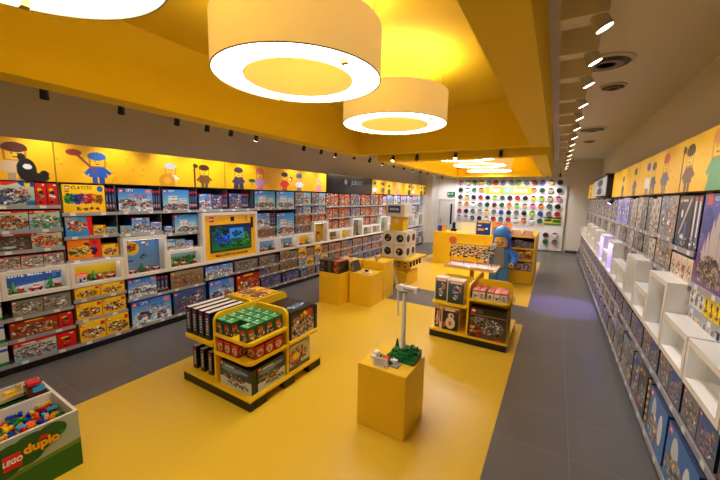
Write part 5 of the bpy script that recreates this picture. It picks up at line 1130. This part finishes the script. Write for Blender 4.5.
# ================================================================== wall of brick tubs
yb = YB-.12
t = empty('brick_tub_wall', (-1.87, yb, 0), 'white panelled wall of round brick tubs at the far end', 'tub wall')
bd = MB().box(-2.36, 2.19, 0, .1, .05, 3.13).build('white_board', mat('bright_white_panel', (.9, .89, .88), .35), t)
for z in (1.1, 1.43, 1.745, 2.065, 2.40, 2.735): MB().box(-2.36, 2.19, -.004, 0, z-.004, z+.004).build('panel_joint', graybox, t)
cc = {'k': (.07, .06, .06), 'd': (.3, .3, .3), 'g': (.5, .5, .5), 'l': (.72, .72, .72), 'w': (.93, .93, .92), 'r': (.82, .1, .12), 'o': (.95, .5, .12), 'y': (.97, .78, .1), 'G': (.05, .45, .2), 'L': (.6, .8, .15), 'b': (.1, .3, .75), 'n': (.08, .12, .35), 'p': (.95, .5, .7), 'm': (.8, .2, .5), 't': (.8, .68, .5), 'B': (.28, .14, .1), 'R': (.45, .08, .1), 'T': (.3, .48, .45), 'D': (.05, .28, .18)}
cn = {'k': 'black', 'd': 'dark grey', 'g': 'grey', 'l': 'light grey', 'w': 'white', 'r': 'red', 'o': 'orange', 'y': 'yellow', 'G': 'green', 'L': 'lime', 'b': 'blue', 'n': 'navy', 'p': 'pink', 'm': 'magenta', 't': 'tan', 'B': 'brown', 'R': 'maroon', 'T': 'grey-green', 'D': 'dark green'}
rows = [('ptLydrngLkrbyn', 2.90), ('kwGo......oDtk', 2.57), ('dynrkLdBrkyLtp', 2.235), ('towgDRGoLtpoTk', 1.905), ('mkTlygbkgkLbgr', 1.585), ('llTBwrTrwowG..', 1.275)]
tubr = MB().lathe([(.118, 0), (.125, 0), (.125, -.12), (.118, -.12), (.118, 0)], 24, 'y', cap=False).mesh('tub_rim', mat('tub_clear_rim', (.75, .75, .76), .2), True)
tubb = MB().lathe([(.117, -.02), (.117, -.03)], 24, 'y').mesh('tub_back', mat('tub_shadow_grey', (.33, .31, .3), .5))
TB = {}
def brickfill(k):
    if k in TB: return TB[k]
    m = mat('bricks_'+k, cc[k], .35); mb = MB(); rr = random.Random(ord(k)); pts = [(-.116*math.cos(a), .045-.16*math.sin(a)) for a in [PI*q/12 for q in range(13)]]
    pts = [(x, z) for x, z in pts if math.hypot(x, z) <= .1171 or True]; pts = [(x*min(1, .116/max(.01, math.hypot(x, z))), z*min(1, .116/max(.01, math.hypot(x, z)))) for x, z in pts]
    mb.prism(pts, -.105, -.03, 'y')
    for q in range(12): a = rr.random()*PI; d_ = rr.random()*.08; x = d_*math.cos(a); z = -d_*math.sin(a)+.01; mb.box(x-.014, x+.014, -.125, -.1, z-.012, z+.012)
    TB[k] = mb.mesh('brick_fill', m); return TB[k]
def tub(x, z, k, lb):
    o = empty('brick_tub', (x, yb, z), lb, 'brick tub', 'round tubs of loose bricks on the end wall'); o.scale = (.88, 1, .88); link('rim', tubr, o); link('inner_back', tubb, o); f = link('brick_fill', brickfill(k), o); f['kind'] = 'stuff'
for ri, (row, z) in enumerate(rows):
    for i, k in enumerate(row):
        if k == '.': continue
        tub(-3.97+i*.3085, z, k, f'round tub of {cn[k]} bricks, {ORD[ri]} row, {ORD[i if i < 9 or ri != 1 else i-6]} from the {"left" if i < 9 or ri != 1 else "sign"}')
for k, x, z, l in (('B', -.30, .70, 'upper left'), ('w', .03, .71, 'upper right'), ('G', -.29, .42, 'lower left'), ('g', .04, .42, 'lower right')): tub(x, z, k, f'round tub of {cn[k]} bricks, {l} of the low group of four')
o = tag(MB().box(-2.9, -1.0, yb-.05, yb-.006, 2.40, 2.73).build('wall_sign', mat('sign_yellow', (.98, .78, .2), .4)), 'long yellow sign with white lettering among the tubs', 'sign')
MB().box(-2.85, -1.05, yb-.055, yb-.05, 2.43, 2.70).build('sign_face', mat('sign_face', (.95, .68, .2), .4), o)
og = whitem
text('lettering', 'Pick', .28, og, o, (-2.45, yb-.058, 2.56), (PI/2, 0, 0), bold=.02); text('lettering', 'Brick', .28, og, o, (-1.42, yb-.058, 2.56), (PI/2, 0, 0), bold=.02)
em = MB().lathe([(.15, yb-.07), (.15, yb-.055)], 28, 'y', (-1.93, 0, 2.56)).build('round_emblem', mat('emblem_blue', (.45, .75, .8), .4), o); text('emblem_letter', 'a', .24, whitem, em, (-1.93, yb-.073, 2.58), (PI/2, 0, 0), bold=.02)
def p_band(c, r): 
    c.fill((.9, .8, .15), (.85, .75, .15)); c.rect(0, .0, 1, .2, (.15, .4, .2)); c.rect(.02, .3, .45, .55, (.1, .2, .55)); c.rect(.5, .3, .98, .7, (.1, .5, .2)); c.rect(.02, .8, 1, 1, (.2, .55, .25))
pic(.62, .32, p_band, (-.1, yb-.02, 1.14), 'green, blue and yellow poster under the tubs on the right', 'poster')
# exit sign
o = tag(MB().box(-4.62, -4.28, YB-.12, YB-.002, 2.27, 2.47).build('exit_sign', mat('exit_green', (.02, .33, .16), .4, .25)), 'green emergency exit sign over the far door', 'exit sign')
em_w = mat('exit_white', (.85, .95, .88), .5, .5)
fg = MB(); fg.ball((-4.37, YB-.123, 2.425), .014, .003, .014); fg.tube((-4.37, YB-.123, 2.41), (-4.39, YB-.123, 2.36), .01, n=6); fg.tube((-4.39, YB-.123, 2.36), (-4.42, YB-.123, 2.31), .007, n=6); fg.tube((-4.39, YB-.123, 2.36), (-4.36, YB-.123, 2.33), .007, n=6); fg.tube((-4.37, YB-.123, 2.40), (-4.34, YB-.123, 2.38), .006, n=6); fg.build('running_figure', em_w, o)
MB().prism([(-4.58, 2.37), (-4.54, 2.41), (-4.54, 2.38), (-4.47, 2.38), (-4.47, 2.36), (-4.54, 2.36), (-4.54, 2.33)], YB-.124, YB-.121, 'y').build('arrow', em_w, o)
tag(MB().box(-.04, .04, -.02, 0, 0, .14).build('wall_phone', graybox, loc=(-4.06, YB-.001, 1.35)), 'small grey wall intercom left of the tub wall', 'intercom')

# ================================================================== boxes too many to count one by one: the farthest become one heap of stock
boxes = [o for o in C.objects if o.name.split('.')[0] == 'set_box']
bpy.context.view_layer.update(); inv = cam.matrix_world.inverted()
def seen(o):
    me = o.data; h = max(v.co.z for v in me.vertices) if len(me.vertices) < 1 else me.vertices[0].co.z
    c = inv @ (o.matrix_world @ Vector((0, 0, h/2)))
    if c.z > -.2: return 0, False
    x = 360+F_PX*c.x/-c.z; y = 240-F_PX*c.y/-c.z; ww = abs(me.vertices[0].co.x)*2
    m = F_PX/-c.z*max(ww, h)*1.2
    side_ = 1 if abs(c.x/-c.z) < 9 else 0
    toc = (o.matrix_world.translation-cam.location); nrm = o.matrix_world.to_3x3() @ Vector((0, -1, 0)); cosf = abs(nrm.dot(toc.normalized()))
    area = (F_PX/-c.z)**2*ww*h*(cosf+.12)
    return area, (-m < x < 720+m and -m < y < 480+m)
info = [(seen(o), o) for o in boxes]
for (a_, vis), o in info:
    if not vis: bpy.data.objects.remove(o)
vis_ = sorted([(a_, i) for i, ((a_, v), o) in enumerate(info) if v], reverse=True)
rest = [info[i][1] for a_, i in vis_[300:]]
for side_, grp_ in (('left', [o for o in rest if o.location.x < -2]), ('right', [o for o in rest if o.location.x >= -2])):
    if not grp_: continue
    Vn, Fn, Cn, off = [], [], [], 0
    for o in grp_:
        me = o.data; n = len(me.vertices); co = np.empty(n*3, np.float32); me.vertices.foreach_get('co', co); co = co.reshape(-1, 3)
        mw = np.array(o.matrix_world); co = co @ mw[:3, :3].T+mw[:3, 3]; col = np.empty(n*4, np.float32); me.color_attributes['Col'].data.foreach_get('color', col)
        fi = np.empty(len(me.loops), np.int32); me.loops.foreach_get('vertex_index', fi); Vn.append(co); Cn.append(col); Fn.append(fi.reshape(-1, 4)+off); off += n
    for o in grp_: bpy.data.objects.remove(o)
    me = bpy.data.meshes.new('distant_stock'); me.from_pydata(np.vstack(Vn).tolist(), [], np.vstack(Fn).tolist())
    at = me.color_attributes.new('Col', 'FLOAT_COLOR', 'POINT'); at.data.foreach_set('color', np.concatenate(Cn)); me.materials.append(PRINT)
    tag(link('distant_set_boxes', me), f'small distant printed set boxes filling the far shelves of the {side_} wall', 'toy boxes', None, 'stuff')
print('boxes', len(boxes), 'rest', len(rest))
